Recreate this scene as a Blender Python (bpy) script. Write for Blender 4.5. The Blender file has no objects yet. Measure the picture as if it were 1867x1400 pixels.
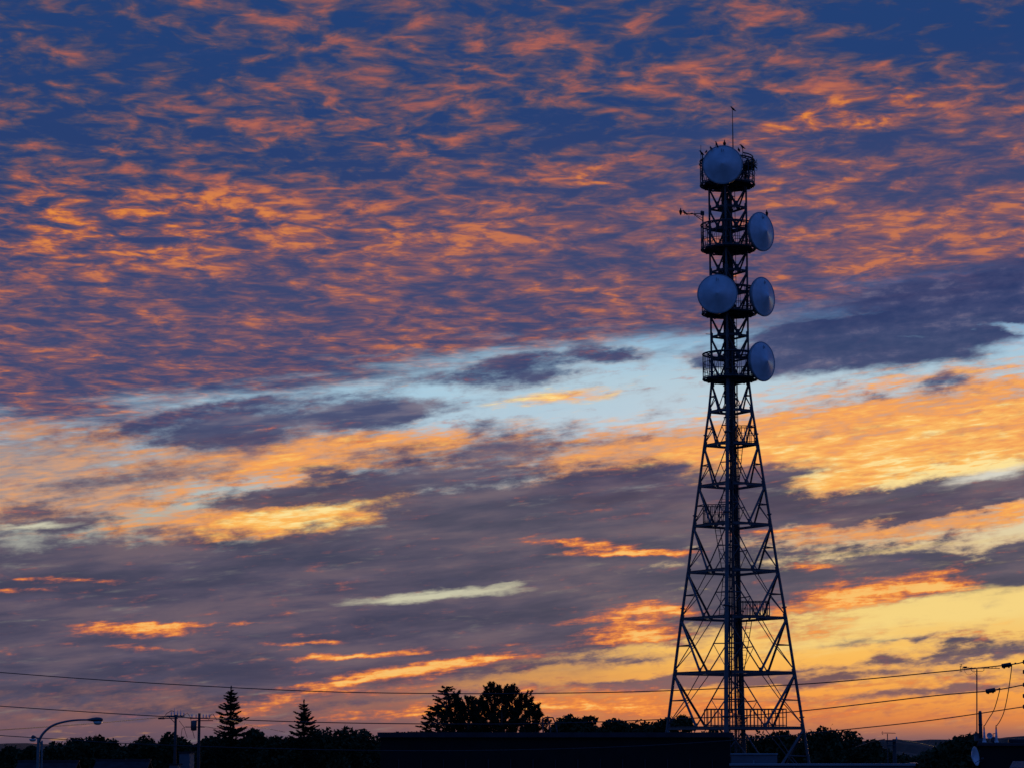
import bpy, bmesh, math, random
from mathutils import Vector, Matrix
R = math.radians
scene = bpy.context.scene
# ------------------------------------------------------------------ camera
F, W0, H0, HOR, CAM_Z = 4400.0, 1867.0, 1400.0, 1372.0, 6.0     # focal length and horizon row in photograph pixels
PITCH = math.atan((HOR - H0 / 2) / F)
cam_data = bpy.data.cameras.new('camera')
cam = bpy.data.objects.new('camera', cam_data)
scene.collection.objects.link(cam)
cam_data.sensor_width = 36.0
cam_data.lens = F / W0 * 36.0
cam_data.clip_start = 0.5
cam_data.clip_end = 60000.0
cam.location = (0, 0, CAM_Z)
cam.rotation_euler = (math.pi / 2 + PITCH, 0, 0)
scene.camera = cam
scene.view_settings.view_transform = 'Standard'
scene.view_settings.look = 'None'
scene.view_settings.exposure = 0.0
scene.view_settings.gamma = 1.0

def ray(px, py):
    u = (px - W0 / 2) / F; v = (H0 / 2 - py) / F
    return Vector((u, math.cos(PITCH) - v * math.sin(PITCH), math.sin(PITCH) + v * math.cos(PITCH)))
def at(px, py, Y):                      # point seen at a photograph pixel, Y metres in front of the camera
    d = ray(px, py)
    return Vector((d.x * Y / d.y, Y, CAM_Z + d.z * Y / d.y))
def sky_at(px, py):                     # sky direction of a pixel: azimuth and elevation, in units of 1/44 rad
    d = ray(px, py).normalized()
    return math.atan2(d.x, d.y) * 44, math.asin(d.z) * 44
def lin(c):
    return tuple((v / 255 / 12.92) if v / 255 <= .04045 else ((v / 255 + .055) / 1.055) ** 2.4 for v in c) + (1.0,)

# layout of the cloud layers: soft patches (x, y, rx, ry, tilt, amount) by sky direction
SUN_POWER = 0.35
VEIL = [(1660, 812, 760, 165, 7, 1.1), (1250, 845, 420, 80, 6, .7), (1700, 880, 420, 60, 8, .5),
        (60, 850, 420, 150, 0, .8), (540, 830, 330, 70, 6, .9), (900, 815, 360, 60, 4, .6), (560, 935, 300, 70, 8, 1.1), (330, 965, 220, 40, 6, .6), (90, 915, 260, 50, 4, .75), (1020, 722, 160, 22, 6, .6), (1650, 960, 380, 40, 6, .7)]
VBRIGHT = [(1600, 850, 700, 130, 7, .45), (1750, 875, 260, 40, 10, .5), (540, 940, 260, 45, 8, .6), (560, 830, 200, 40, 5, .2), (60, 850, 420, 170, 0, -.35), (1000, 715, 260, 60, 6, .5)]
BANKS = [(100, 1130, 900, 200, 0, 1.5), (980, 945, 520, 110, 5, 1.5), (300, 1075, 620, 95, 5, 1.1), (620, 1030, 420, 90, 6, 1.0), (1100, 960, 420, 120, 4, 1.2), (950, 1110, 520, 110, 5, 1.2), (1500, 925, 400, 48, 3, 1.2), (1820, 885, 260, 48, 10, 1.4), (1600, 925, 160, 34, 4, .5), (1800, 1035, 420, 62, 4, 1.6), (1450, 1060, 300, 80, 5, 1.0),
         (1560, 985, 500, 26, 4, .55), (900, 1180, 520, 46, 6, .7), (540, 768, 330, 58, 5, 1.5), (320, 790, 260, 46, 8, .9), (440, 735, 60, 24, 0, .6), (700, 752, 160, 34, 5, .7), (990, 672, 170, 44, 8, 1.1), (840, 684, 200, 26, 10, .9), (820, 740, 120, 22, 6, .6), (900, 775, 100, 20, 4, .6),
         (900, 815, 330, 34, 4, .9), (720, 872, 400, 40, 8, 1.2), (520, 895, 200, 24, 8, .9), (260, 870, 260, 34, 12, .7), (80, 945, 170, 24, 4, .9), (1440, 862, 160, 30, 8, .8), (1130, 640, 80, 30, -20, .9), (1740, 690, 80, 32, 8, .9), (1610, 720, 60, 14, 0, .6), (1270, 662, 60, 20, 0, .8),
         (1780, 1190, 200, 26, 4, 1.0), (1600, 1165, 240, 10, 2, .6), (1450, 1238, 420, 22, 2, .9), (1700, 1262, 420, 14, 3, .7), (1500, 1215, 400, 12, 3, .6), (1150, 1248, 320, 18, 2, .8), (660, 1236, 360, 34, 5, .9), (900, 1168, 320, 34, 5, .9), (1060, 1120, 260, 70, 2, 1.0), (700, 1190, 300, 26, 4, .6), (800, 1275, 300, 14, 3, .6), (1100, 1205, 240, 16, 4, .6)]
STREAKS = [(250, 1147, 170, 18, 0, 1.2), (110, 1055, 170, 10, -2, .7), (40, 1076, 110, 8, 4, .8), (560, 1172, 120, 7, 2, 1.0), (640, 1195, 220, 9, 3, 1.1), (740, 1222, 190, 20, 9, .85), (890, 1200, 170, 16, 7, .95), (600, 1262, 280, 26, 6, .6), (640, 1240, 200, 10, 6, .6), (1150, 1128, 150, 46, 0, .95), (1150, 1165, 170, 26, 3, .85), (1215, 1105, 110, 26, 0, .6),
           (1040, 990, 160, 14, -4, 1.0), (1150, 1008, 180, 9, 0, 1.3), (1420, 966, 140, 8, 3, .9), (1560, 1085, 280, 44, 9, 1.1), (1730, 1068, 100, 14, 0, .9), (1500, 1035, 100, 14, -3, .7), (300, 1183, 130, 8, -2, .7), (850, 1180, 250, 8, 3, .4),
           (720, 1302, 420, 22, 3, .7), (1040, 1275, 400, 46, 0, .65), (480, 1290, 140, 22, 10, .6), (1500, 1150, 220, 30, 5, .7), (430, 1135, 260, 6, 2, .6), (1400, 1290, 520, 40, 0, .6), (1650, 1245, 300, 12, 2, .6), (1780, 1155, 140, 14, 0, .6)]
SLOTS = [(800, 1084, 210, 15, 5, 1.3), (1690, 1118, 300, 42, 7, 1.15), (1840, 1095, 180, 36, 4, .9), (1480, 1180, 260, 26, 2, .6), (1790, 868, 130, 16, 12, .8), (60, 958, 110, 9, 4, .9), (1650, 1000, 260, 10, 5, .55), (1840, 620, 120, 22, -10, .8), (1780, 580, 80, 14, 6, .7), (940, 1062, 60, 8, 6, .7)]
EDGE = [(-400, 805), (0, 768), (150, 756), (300, 738), (600, 694), (900, 640), (1150, 615), (1260, 600), (1350, 575), (1500, 560), (1867, 500), (2300, 450)]
DECK = [(200, 430, 460, 150, 0, .9), (500, 330, 380, 150, 4, .6), (700, 440, 420, 160, 0, .7), (1650, 440, 460, 110, 2, 1.6), (1530, 215, 280, 60, 12, 1.3), (1050, 120, 480, 130, 0, .75), (950, 370, 460, 70, 0, .6), (1440, 330, 150, 60, 0, .9), (560, 110, 260, 100, -6, .4), (480, 210, 300, 70, 0, .4), (800, 200, 260, 80, 0, .4), (1750, 180, 220, 70, -16, .8),
        (100, 60, 420, 200, 0, -.35), (1780, 40, 380, 130, -8, -1.5), (1040, 250, 220, 55, 0, -.6), (120, 230, 300, 80, 0, -.2), (1300, 330, 160, 80, 0, -.3), (1680, 300, 240, 50, 0, -.6), (1300, 200, 200, 60, 0, -.5)]
THICK = [(1640, 590, 420, 85, 6, 1.5), (1840, 520, 300, 70, 10, 1.1), (1450, 640, 240, 55, 6, 1.2), (1700, 640, 260, 50, 6, .8), (1835, 600, 100, 16, -6, -1.5), (1640, 618, 90, 12, 4, -.7), (1470, 645, 60, 12, 0, -.6), (1560, 570, 80, 12, 4, -.4)]
WARM = [(280, 420, 540, 130, 0, .95), (820, 430, 300, 90, 0, .55), (1650, 440, 520, 150, 2, 1.6), (1540, 215, 300, 60, 12, 1.2), (1450, 320, 160, 60, 0, .9), (1080, 330, 130, 50, 0, .7)]

# ------------------------------------------------------------------ world: dusk sky with three cloud layers
SUN_AZ, SUN_EL = 9.5, 1.0
world = bpy.data.worlds.new('World'); scene.world = world
world.use_nodes = True
world.cycles.sampling_method = 'MANUAL'; world.cycles.sample_map_resolution = 512
nt = world.node_tree; nt.nodes.clear()
def node(t, **k):
    n = nt.nodes.new(t)
    for a, b in k.items(): setattr(n, a, b)
    return n
def put(n, i, v):
    if hasattr(v, 'node'): nt.links.new(v, n.inputs[i])
    elif v is not None: n.inputs[i].default_value = v
def mth(op, a, b=None, c=None, clamp=False):
    n = node('ShaderNodeMath', operation=op, use_clamp=clamp)
    put(n, 0, a); put(n, 1, b); put(n, 2, c)
    return n.outputs[0]
def vec(op, a, b=None, s=None):
    n = node('ShaderNodeVectorMath', operation=op)
    put(n, 0, a); put(n, 1, b)
    if s is not None: put(n, 3, s)
    return n.outputs['Value'] if op in ('DOT_PRODUCT', 'LENGTH') else n.outputs[0]
def xyz(x, y, z=0.0):
    n = node('ShaderNodeCombineXYZ'); put(n, 0, x); put(n, 1, y); put(n, 2, z); return n.outputs[0]
def smooth(v, lo, hi, a=0.0, b=1.0):
    n = node('ShaderNodeMapRange', interpolation_type='SMOOTHSTEP')
    put(n, 0, v); put(n, 1, lo); put(n, 2, hi); put(n, 3, a); put(n, 4, b); return n.outputs[0]
def noise(v, scale=1.0, detail=4.0, rough=.55, dist=0.0, col=False, off=0.0):
    n = node('ShaderNodeTexNoise'); n.noise_dimensions = '3D'
    if off: v = vec('ADD', v, (off, off * .7, off * 1.3))
    put(n, 'Vector', v); put(n, 'Scale', scale); put(n, 'Detail', detail); put(n, 'Roughness', rough); put(n, 'Distortion', dist)
    return n.outputs['Color' if col else 'Fac']
def ramp(v, stops, interp='LINEAR'):
    n = node('ShaderNodeValToRGB'); put(n, 0, v); e = n.color_ramp.elements; n.color_ramp.interpolation = interp
    while len(e) < len(stops): e.new(.5)
    for el, (p, c) in zip(e, sorted(stops)): el.position = p; el.color = lin(c)
    return n.outputs[0]
def mix(f, a, b, blend='MIX'):
    n = node('ShaderNodeMix', data_type='RGBA', blend_type=blend, clamp_factor=True)
    put(n, 0, f); put(n, 6, a); put(n, 7, b); return n.outputs[2]
def mix_f(f, a, b): return mth('MULTIPLY_ADD', f, b - a, a)
def blobs(P, items, start=0.0):         # soft elliptical patches: x, y, rx, ry (photo pixels), tilt, amount
    acc = start
    for cx, cy, rx, ry, ang, amp in items:
        a, e = sky_at(cx, cy)
        m = node('ShaderNodeMapping', vector_type='TEXTURE'); put(m, 0, P)
        m.inputs[1].default_value = (a, e, 0); m.inputs[2].default_value = (0, 0, R(ang)); m.inputs[3].default_value = (rx / 100, ry / 100, 1)
        g = node('ShaderNodeTexGradient', gradient_type='SPHERICAL'); put(g, 0, m.outputs[0])
        acc = mth('MULTIPLY_ADD', g.outputs['Fac'], amp, acc)
    return acc

tc = node('ShaderNodeTexCoord')
D = tc.outputs['Generated']
sx = node('ShaderNodeSeparateXYZ'); put(sx, 0, D); dx, dy, dz = sx.outputs
A = mth('MULTIPLY', mth('ARCTAN2', dx, dy), 44.0)
E = mth('MULTIPLY', mth('ARCSINE', dz), 44.0)
P = xyz(A, E)
def scaled(v, x, y, tilt=0.0):
    m = node('ShaderNodeMapping'); put(m, 0, v); m.inputs[2].default_value = (0, 0, R(-tilt)); m.inputs[3].default_value = (1, 1, 1)
    return vec('MULTIPLY', m.outputs[0], (x, y, 1))
# warped copies of the sky coordinates give the cloud edges their ragged outline
w1 = vec('SUBTRACT', noise(scaled(P, .35, 1.1), 1, 3, .5, col=True), (.5, .5, .5))
w2 = vec('SUBTRACT', noise(scaled(P, 1.6, 4.5, 4), 1, 4, .6, col=True, off=7.3), (.5, .5, .5))
Pw = vec('ADD', vec('ADD', P, vec('MULTIPLY', w1, (2.4, .55, 0))), vec('MULTIPLY', w2, (.9, .32, 0)))
Pf = vec('ADD', P, vec('MULTIPLY', w2, (.8, .22, 0)))
# high cloud sheet seen in perspective
zc = mth('ADD', mth('MAXIMUM', dz, 0.0), .0227)
pl = vec('MULTIPLY', xyz(mth('DIVIDE', dx, zc), mth('DIVIDE', dy, zc)), (1, 1, 1))
away = smooth(mth('ABSOLUTE', A), 16, 60)            # 0 towards the sunset, 1 towards the other half of the sky

# --- clear sky
dn = noise(scaled(P, .7, 3.4, 7), 1, 7, .6, .2, off=11.0)
eN = mth('DIVIDE', E, 16.0, clamp=True)
def es(y): return (HOR - y) / 1600
clear = ramp(eN, [(es(1372), (116, 90, 98)), (es(1345), (140, 98, 96)), (es(1312), (222, 132, 72)), (es(1270), (246, 160, 72)), (es(1200), (250, 188, 92)),
                  (es(1090), (240, 214, 136)), (es(960), (222, 205, 170)), (es(820), (196, 208, 218)), (es(700), (182, 204, 216)), (es(640), (156, 194, 218)), (es(575), (84, 124, 172)),
                  (es(450), (38, 74, 142)), (es(200), (30, 66, 134)), (es(0), (27, 66, 128))])
left = ramp(eN, [(es(1372), (78, 72, 92)), (es(1335), (108, 84, 96)), (es(1290), (142, 98, 92)), (es(1210), (118, 92, 98)), (es(1100), (110, 96, 106)), (es(960), (176, 180, 168)), (es(820), (176, 196, 210)), (es(700), (165, 203, 224)), (es(640), (150, 196, 222)), (es(575), (84, 124, 172)),
                 (es(450), (38, 74, 142)), (es(200), (30, 66, 134)), (es(0), (27, 66, 128))])
sky = mix(smooth(mth('ADD', A, mth('MULTIPLY_ADD', dn, 6.0, -3.0)), -4.0, 4.2), left, clear)
nish = node('ShaderNodeTexSky', sky_type='NISHITA'); nish.sun_disc = False
nish.sun_elevation = R(SUN_EL); nish.sun_rotation = R(SUN_AZ)
back = ramp(mth('DIVIDE', E, 69.0, clamp=True), [(0, (44, 66, 118)), (.12, (42, 88, 164)), (.4, (38, 108, 214)), (1, (36, 102, 206))])
back = mix(1.0, back, vec('SCALE', nish.outputs[0], s=.004), 'ADD')
sky = mix(mth('MAXIMUM', away, smooth(E, 17, 40)), sky, back)

# --- sunlit altocumulus veil below the gap
vn = noise(scaled(P, .8, 5.5, 7), 1, 5, .55, .4)
vf = noise(scaled(P, 2.6, 15, 5), 1, 4, .55, .3, off=3.1)
vd = blobs(Pf, VEIL)
vtex = mth('ADD', mth('MULTIPLY', vn, .9), mth('MULTIPLY', vf, .65))           # about .35 to 1.2
vm = smooth(mth('ADD', vd, mth('MULTIPLY_ADD', vtex, 1.1, -.95)), .0, .5)
vb = mth('ADD', blobs(P, VBRIGHT), mth('MULTIPLY_ADD', vtex, 1.35, -.62))
vcol = ramp(vb, [(0, (160, 142, 140)), (.3, (206, 154, 120)), (.58, (246, 160, 80)), (.8, (255, 188, 92)), (1, (255, 226, 150))])
sky = mix(mth('MULTIPLY', vm, .96), sky, vcol)

# --- grey and mauve stratocumulus banks
df = noise(scaled(P, 3.2, 7.0, 4), 1, 6, .6, .2, off=5.0)
bsum = blobs(Pw, BANKS)
bsum = mth('SUBTRACT', bsum, mth('MULTIPLY', mth('MAXIMUM', mth('SUBTRACT', bsum, .75), 0.0), .72))
dd = mth('ADD', bsum, mth('ADD', mth('MULTIPLY_ADD', dn, 1.55, -.775), mth('MULTIPLY_ADD', df, .75, -.375)))
dm = smooth(dd, mix_f(smooth(E, 4.4, 5.6), .02, -.04), mix_f(smooth(E, 4.4, 5.6), .72, .95))
dn2 = noise(scaled(P, .45, 2.6, 5), 1, 5, .55, .2, off=21.0)
dcol_lo = ramp(smooth(dn2, .3, .72), [(0, (64, 65, 88)), (.5, (84, 78, 98)), (1, (108, 93, 105))])
dcol_hi = ramp(smooth(dn2, .3, .72), [(0, (50, 60, 104)), (.6, (72, 78, 114)), (1, (120, 112, 130))])
dcol = mix(smooth(E, 4.2, 6.6), dcol_lo, dcol_hi)
dcol = mix(mth('MULTIPLY', smooth(dd, .62, .26), smooth(A, -3, 5)), dcol, lin((176, 130, 112)))
dcol = mix(mth('MULTIPLY', smooth(E, 2.2, .2), smooth(A, -6, 4)), dcol, lin((150, 102, 92)))
sky = mix(mth('MULTIPLY', dm, .97), sky, dcol)

# --- orange streaks under and between the banks
sn = noise(scaled(P, 1.1, 9.0, 5), 1, 6, .62, .3, off=31.0)
sd = mth('ADD', blobs(Pf, STREAKS), mth('MULTIPLY_ADD', sn, 1.9, mth('MULTIPLY_ADD', df, 1.3, -1.72)))
sm = mth('MULTIPLY', smooth(sd, .0, .85), .94)
scol = ramp(smooth(sd, .15, 1.1), [(0, (170, 98, 88)), (.35, (220, 118, 68)), (.7, (252, 152, 66)), (1, (255, 196, 108))])
sky = mix(sm, sky, scol)
# --- bright clear slots
gd = mth('ADD', blobs(Pf, SLOTS), mth('MULTIPLY_ADD', noise(scaled(P, .9, 7.0, 6), 1, 6, .62, off=41.0), 1.3, -.68))
gm = mth('MULTIPLY', smooth(gd, .05, .95), .95)
gcol = mix(smooth(A, -1, 6), lin((206, 202, 172)), lin((246, 212, 130)))
gcol = mix(smooth(E, 3.6, 5.2), gcol, lin((214, 214, 206)))
gcol = mix(smooth(E, 6.6, 7.4), gcol, lin((166, 198, 224)))
sky = mix(gm, sky, gcol)

# --- high altocumulus deck

mcurve = node('ShaderNodeFloatCurve'); cu = mcurve.mapping.curves[0]
pts = sorted([((sky_at(x, y)[0] / 30 + .5), sky_at(x, y)[1] / 16) for x, y in EDGE])
cu.points[0].location = (0, pts[0][1]); cu.points[1].location = (1, pts[-1][1])
for p in pts: cu.points.new(*p)
mcurve.mapping.update()
put(mcurve, 'Value', mth('MULTIPLY_ADD', A, 1 / 30, .5, clamp=True)); put(mcurve, 'Factor', 1.0)
above = mth('SUBTRACT', E, mth('MULTIPLY', mcurve.outputs[0], 16.0))
en = noise(scaled(P, .5, 3.2, 4), 1, 5, .6, .2, off=51.0)
above_n = mth('ADD', above, mth('MULTIPLY_ADD', en, 1.7, -.85))
deck_m = smooth(above_n, -.55, .40)
pw = vec('ADD', pl, vec('MULTIPLY', vec('SUBTRACT', noise(pl, 6, 2, .5, col=True), (.5, .5, .5)), (.10, .07, 0)))
n1 = noise(scaled(pw, 1.0, .8, 4), 18.0, 5, .55, .25, off=2.0)
n2 = noise(scaled(pw, 1.0, 1.1, -6), 46.0, 4, .55, .3, off=9.0)
n3 = noise(pl, 4.2, 3, .55, .3, off=17.0)
t = mth('ADD', mth('MULTIPLY_ADD', n1, 1.25, -.125), mth('ADD', mth('MULTIPLY_ADD', n2, .42, -.21), mth('MULTIPLY_ADD', n3, .8, -.40)))     # mean .5
gain = blobs(Pw, DECK)
t = mth('ADD', t, mth('MULTIPLY_ADD', gain, .13, mth('MULTIPLY_ADD', smooth(above, 6.0, 1.0), .035, .06)))
lit = mth('POWER', smooth(t, .26, 1.02), 1.45)
lit = mth('MULTIPLY', lit, mth('SUBTRACT', 1.0, mth('MULTIPLY', away, .8)))
clear_hi = mix(smooth(E, 13.6, 8.5), lin((34, 64, 117)), lin((45, 62, 109)))
dcl_r = ramp(lit, [(0, (34, 62, 117)), (.16, (54, 68, 110)), (.36, (84, 76, 104)), (.56, (120, 84, 96)), (.78, (156, 92, 90)), (1, (184, 104, 84))])
dcl_o = ramp(lit, [(0, (40, 58, 110)), (.16, (58, 66, 107)), (.34, (88, 74, 104)), (.52, (128, 84, 94)), (.7, (176, 100, 78)), (.86, (220, 128, 62)), (1, (242, 148, 64))])
dcl = mix(mth('MULTIPLY', smooth(blobs(Pw, WARM), .05, .75), smooth(lit, .15, .6)), dcl_r, dcl_o)
dcl = mix(smooth(lit, .14, .0), dcl, clear_hi)
# towards its lower edge the deck is thicker, smoother and mauve
low = smooth(above, 4.4, 1.0)
base = ramp(smooth(t, .30, .98), [(0, (62, 72, 112)), (.3, (88, 78, 108)), (.58, (114, 85, 105)), (.82, (142, 94, 98)), (1, (190, 112, 84))])
dcl = mix(mth('MULTIPLY', low, .92), dcl, base)
# thick unlit cloud over the right half
ud = mth('ADD', blobs(Pw, THICK), mth('ADD', mth('MULTIPLY_ADD', dn, 1.0, -.5), mth('MULTIPLY_ADD', df, .5, -.25)))
um = mth('MULTIPLY', smooth(ud, .0, .9), .96)
ucol = ramp(smooth(mth('ADD', dn2, mth('MULTIPLY_ADD', df, .5, -.25)), .28, .78), [(0, (44, 56, 100)), (.5, (64, 70, 110)), (.8, (92, 90, 122)), (1, (126, 112, 130))])
# brownish fringe where the thick cloud thins
deck_m = mth('MULTIPLY', deck_m, mth('SUBTRACT', 1.0, mth('MULTIPLY', mth('MAXIMUM', away, smooth(E, 18, 40)), .8)))
sky = mix(deck_m, sky, dcl)
sky = mix(um, sky, ucol)

bg = node('ShaderNodeBackground'); put(bg, 0, sky); bg.inputs[1].default_value = 1.0
out = node('ShaderNodeOutputWorld'); nt.links.new(bg.outputs[0], out.inputs[0])

# ------------------------------------------------------------------ sun (just above the horizon, behind the cloud banks)
sun_data = bpy.data.lights.new('sun', 'SUN'); sun_data.energy = SUN_POWER; sun_data.angle = R(2.0); sun_data.color = (1.0, .55, .25)
sun = bpy.data.objects.new('sun', sun_data); scene.collection.objects.link(sun)
sun.rotation_euler = (R(90 - SUN_EL), 0, R(180 - SUN_AZ))
sun.location = (300, 1500, 60)

# ------------------------------------------------------------------ materials
def material(name, col, rough=.6, metal=0.0, var=.25, scale=6.0, bump=0.0, col2=None, spec=None):
    m = bpy.data.materials.new(name); m.use_nodes = True
    t_ = m.node_tree; b = t_.nodes['Principled BSDF']
    tx = t_.nodes.new('ShaderNodeTexCoord'); ns = t_.nodes.new('ShaderNodeTexNoise'); ns.inputs['Scale'].default_value = scale; ns.inputs['Detail'].default_value = 6
    t_.links.new(tx.outputs['Object'], ns.inputs['Vector'])
    rp = t_.nodes.new('ShaderNodeValToRGB'); e = rp.color_ramp.elements
    c2 = col2 or tuple(min(1, v * (1 + var)) for v in col)
    e[0].position = .32; e[1].position = .7
    e[0].color = tuple(v * (1 - var) for v in col) + (1,); e[1].color = tuple(c2) + (1,)
    t_.links.new(ns.outputs['Fac'], rp.inputs[0]); t_.links.new(rp.outputs[0], b.inputs['Base Color'])
    b.inputs['Specular IOR Level'].default_value = spec if spec is not None else (.2 if max(col) < .06 else .5)
    b.inputs['Roughness'].default_value = rough; b.inputs['Metallic'].default_value = metal
    if bump:
        bp = t_.nodes.new('ShaderNodeBump'); bp.inputs['Strength'].default_value = bump
        t_.links.new(ns.outputs['Fac'], bp.inputs['Height']); t_.links.new(bp.outputs[0], b.inputs['Normal'])
    return m
M = {
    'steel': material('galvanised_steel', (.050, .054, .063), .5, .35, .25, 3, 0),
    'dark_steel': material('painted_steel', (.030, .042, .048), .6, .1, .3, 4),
    'grating': material('steel_grating', (.03, .036, .04), .75, .1, .3, 8),
    'cable': material('black_cable', (.015, .016, .018), .5, 0, .3, 4),
    'radome': material('radome_fabric', (.37, .39, .43), .28, 0, .16, 1.6),
    'rim': material('dish_rim', (.20, .215, .235), .5, .3, .15, 3),
    'ink': material('faded_ink', (.05, .06, .08), .6),
    'feather': material('crow_feather', (.010, .010, .013), .5, 0, .3, 20),
    'beak': material('crow_beak', (.012, .012, .013), .4),
    'twig': material('twig', (.05, .04, .03), .9),
    'concrete': material('pole_concrete', (.028, .026, .027), .85, 0, .2, 5),
    'lamp_paint': material('lamp_pole_paint', (.07, .09, .10), .7, .05, .1, 3),
    'lamp_head': material('lamp_housing', (.035, .04, .045), .5, .1, .1, 3),
    'lens': material('lamp_lens', (.34, .36, .33), .3, 0, .05, 3),
    'ceramic': material('insulator_ceramic', (.36, .38, .42), .3, 0, .08, 5),
    'leaf': material('broadleaf_foliage', (.028, .036, .018), .95, 0, .4, .6, spec=.0),
    'needle': material('conifer_needles', (.022, .030, .018), .95, 0, .35, .8, spec=.0),
    'bark': material('bark', (.05, .04, .032), .95, 0, .3, 3),
    'grass': material('dry_grass', (.05, .06, .028), .95, 0, .3, .05),
    'hill': material('hill_scrub', (.036, .03, .022), .95, 0, .4, .02),
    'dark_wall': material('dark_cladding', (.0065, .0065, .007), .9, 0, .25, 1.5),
    'dark_edge': material('roof_edge_metal', (.03, .03, .034), .9, 0, .2, 2, spec=.05),
    'roof_felt': material('roof_felt', (.05, .05, .055), .9, 0, .3, 2),
    'blue_wall': material('pale_render', (.065, .072, .083), .8, 0, .15, 1.5),
    'blue_cap': material('metal_coping', (.13, .145, .16), .75, .1, .12, 2),
    'tile': material('roof_tile', (.022, .022, .025), .95, 0, .3, 2, spec=.02),
    'white_wall': material('white_siding', (.07, .07, .075), .8, 0, .1, 2),
    'glass': material('window_glass', (.02, .022, .026), .1, 0, .1, 2),
    'pipe': material('chimney_pipe', (.045, .05, .058), .5, .3, .25, 4),
}

# ------------------------------------------------------------------ mesh helpers
class MB:
    def __init__(s, origin=(0, 0, 0)): s.v = []; s.f = []; s.o = Vector(origin)
    def add(s, vs, fs):
        b = len(s.v); s.v += [tuple(Vector(v) - s.o) for v in vs]; s.f += [tuple(b + i for i in f) for f in fs]
    def tube(s, pts, r, n=8, cap=True):                     # swept round bar; r is one radius or one per point
        pts = [Vector(p) for p in pts]; rs = r if isinstance(r, (list, tuple)) else [r] * len(pts)
        vs = []; fs = []; prev = None
        for i, p in enumerate(pts):
            d = (pts[min(i + 1, len(pts) - 1)] - pts[max(i - 1, 0)]).normalized()
            if prev is None: a = d.orthogonal().normalized()
            else: a = (prev - d * prev.dot(d)); a = a.normalized() if a.length > 1e-6 else d.orthogonal().normalized()
            prev = a; b = d.cross(a)
            for k in range(n):
                th = 2 * math.pi * k / n; vs.append(p + (a * math.cos(th) + b * math.sin(th)) * rs[i])
        for i in range(len(pts) - 1):
            for k in range(n):
                k2 = (k + 1) % n; fs.append((i * n + k, i * n + k2, (i + 1) * n + k2, (i + 1) * n + k))
        if cap: fs.append(tuple(range(n - 1, -1, -1))); fs.append(tuple((len(pts) - 1) * n + k for k in range(n)))
        s.add(vs, fs); return s
    def bar(s, p, q, r, n=6): return s.tube([p, q], r, n)
    def angle(s, p, q, w, up=(0, 0, 1), t=None):             # L-section steel
        p, q = Vector(p), Vector(q); d = (q - p).normalized(); u = Vector(up); a = (u - d * u.dot(d))
        a = a.normalized() if a.length > 1e-4 else d.orthogonal().normalized(); b = d.cross(a); t = t or w * .14
        prof = [(0, 0), (w, 0), (w, t), (t, t), (t, w), (0, w)]
        vs = [e + a * (x - w / 3) + b * (y - w / 3) for e in (p, q) for x, y in prof]
        s.add(vs, [(i, (i + 1) % 6, 6 + (i + 1) % 6, 6 + i) for i in range(6)] + [(5, 4, 3, 2, 1, 0), (6, 7, 8, 9, 10, 11)]); return s
    def box(s, c, size, rz=0.0, bev=0.0):
        c = Vector(c); hx, hy, hz = (v / 2 for v in size); rot = Matrix.Rotation(rz, 3, 'Z')
        if bev <= 0:
            vs = [c + rot @ Vector((x, y, z)) for x in (-hx, hx) for y in (-hy, hy) for z in (-hz, hz)]
            s.add(vs, [(0, 1, 3, 2), (4, 6, 7, 5), (0, 4, 5, 1), (2, 3, 7, 6), (0, 2, 6, 4), (1, 5, 7, 3)])
        else:
            prof = [(-hx + bev, -hy), (hx - bev, -hy), (hx, -hy + bev), (hx, hy - bev), (hx - bev, hy), (-hx + bev, hy), (-hx, hy - bev), (-hx, -hy + bev)]
            ins = [(x * (1 - bev / hx), y * (1 - bev / hy)) for x, y in prof]
            rings = [(ins, -hz), (prof, -hz + bev), (prof, hz - bev), (ins, hz)]
            vs = [c + rot @ Vector((x, y, z)) for pr, z in rings for x, y in pr]
            fs = [(i * 8 + k, i * 8 + (k + 1) % 8, (i + 1) * 8 + (k + 1) % 8, (i + 1) * 8 + k) for i in range(3) for k in range(8)]
            s.add(vs, fs + [tuple(range(7, -1, -1)), tuple(range(24, 32))])
        return s
    def lathe(s, prof, c=(0, 0, 0), axis=(0, 0, 1), n=32):   # profile of (radius, distance along the axis)
        ax = Vector(axis).normalized(); a = ax.orthogonal().normalized(); b = ax.cross(a); c = Vector(c); vs = []; fs = []
        for r, h in prof:
            for k in range(n):
                th = 2 * math.pi * k / n; vs.append(c + ax * h + (a * math.cos(th) + b * math.sin(th)) * max(r, 1e-4))
        for i in range(len(prof) - 1):
            for k in range(n): fs.append((i * n + k, i * n + (k + 1) % n, (i + 1) * n + (k + 1) % n, (i + 1) * n + k))
        fs.append(tuple(range(n - 1, -1, -1))); fs.append(tuple((len(prof) - 1) * n + k for k in range(n)))
        s.add(vs, fs); return s
    def ring(s, c, rad, r, n=40, k=6, a0=0, a1=2 * math.pi):
        full = abs(a1 - a0 - 2 * math.pi) < 1e-6
        pts = [Vector(c) + Vector((math.cos(a0 + (a1 - a0) * i / n) * rad, math.sin(a0 + (a1 - a0) * i / n) * rad, 0)) for i in range(n + 1)]
        return s.tube(pts, r, k, cap=not full)
    def build(s, name, mat, parent=None, smooth=False, origin=None):
        me = bpy.data.meshes.new(name); me.from_pydata(s.v, [], s.f); me.materials.append(M[mat]); me.validate()
        if smooth:
            for p in me.polygons: p.use_smooth = True
        o = bpy.data.objects.new(name, me); scene.collection.objects.link(o)
        if parent: o.parent = parent
        elif s.o.length: o.location = s.o
        return o
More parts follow.
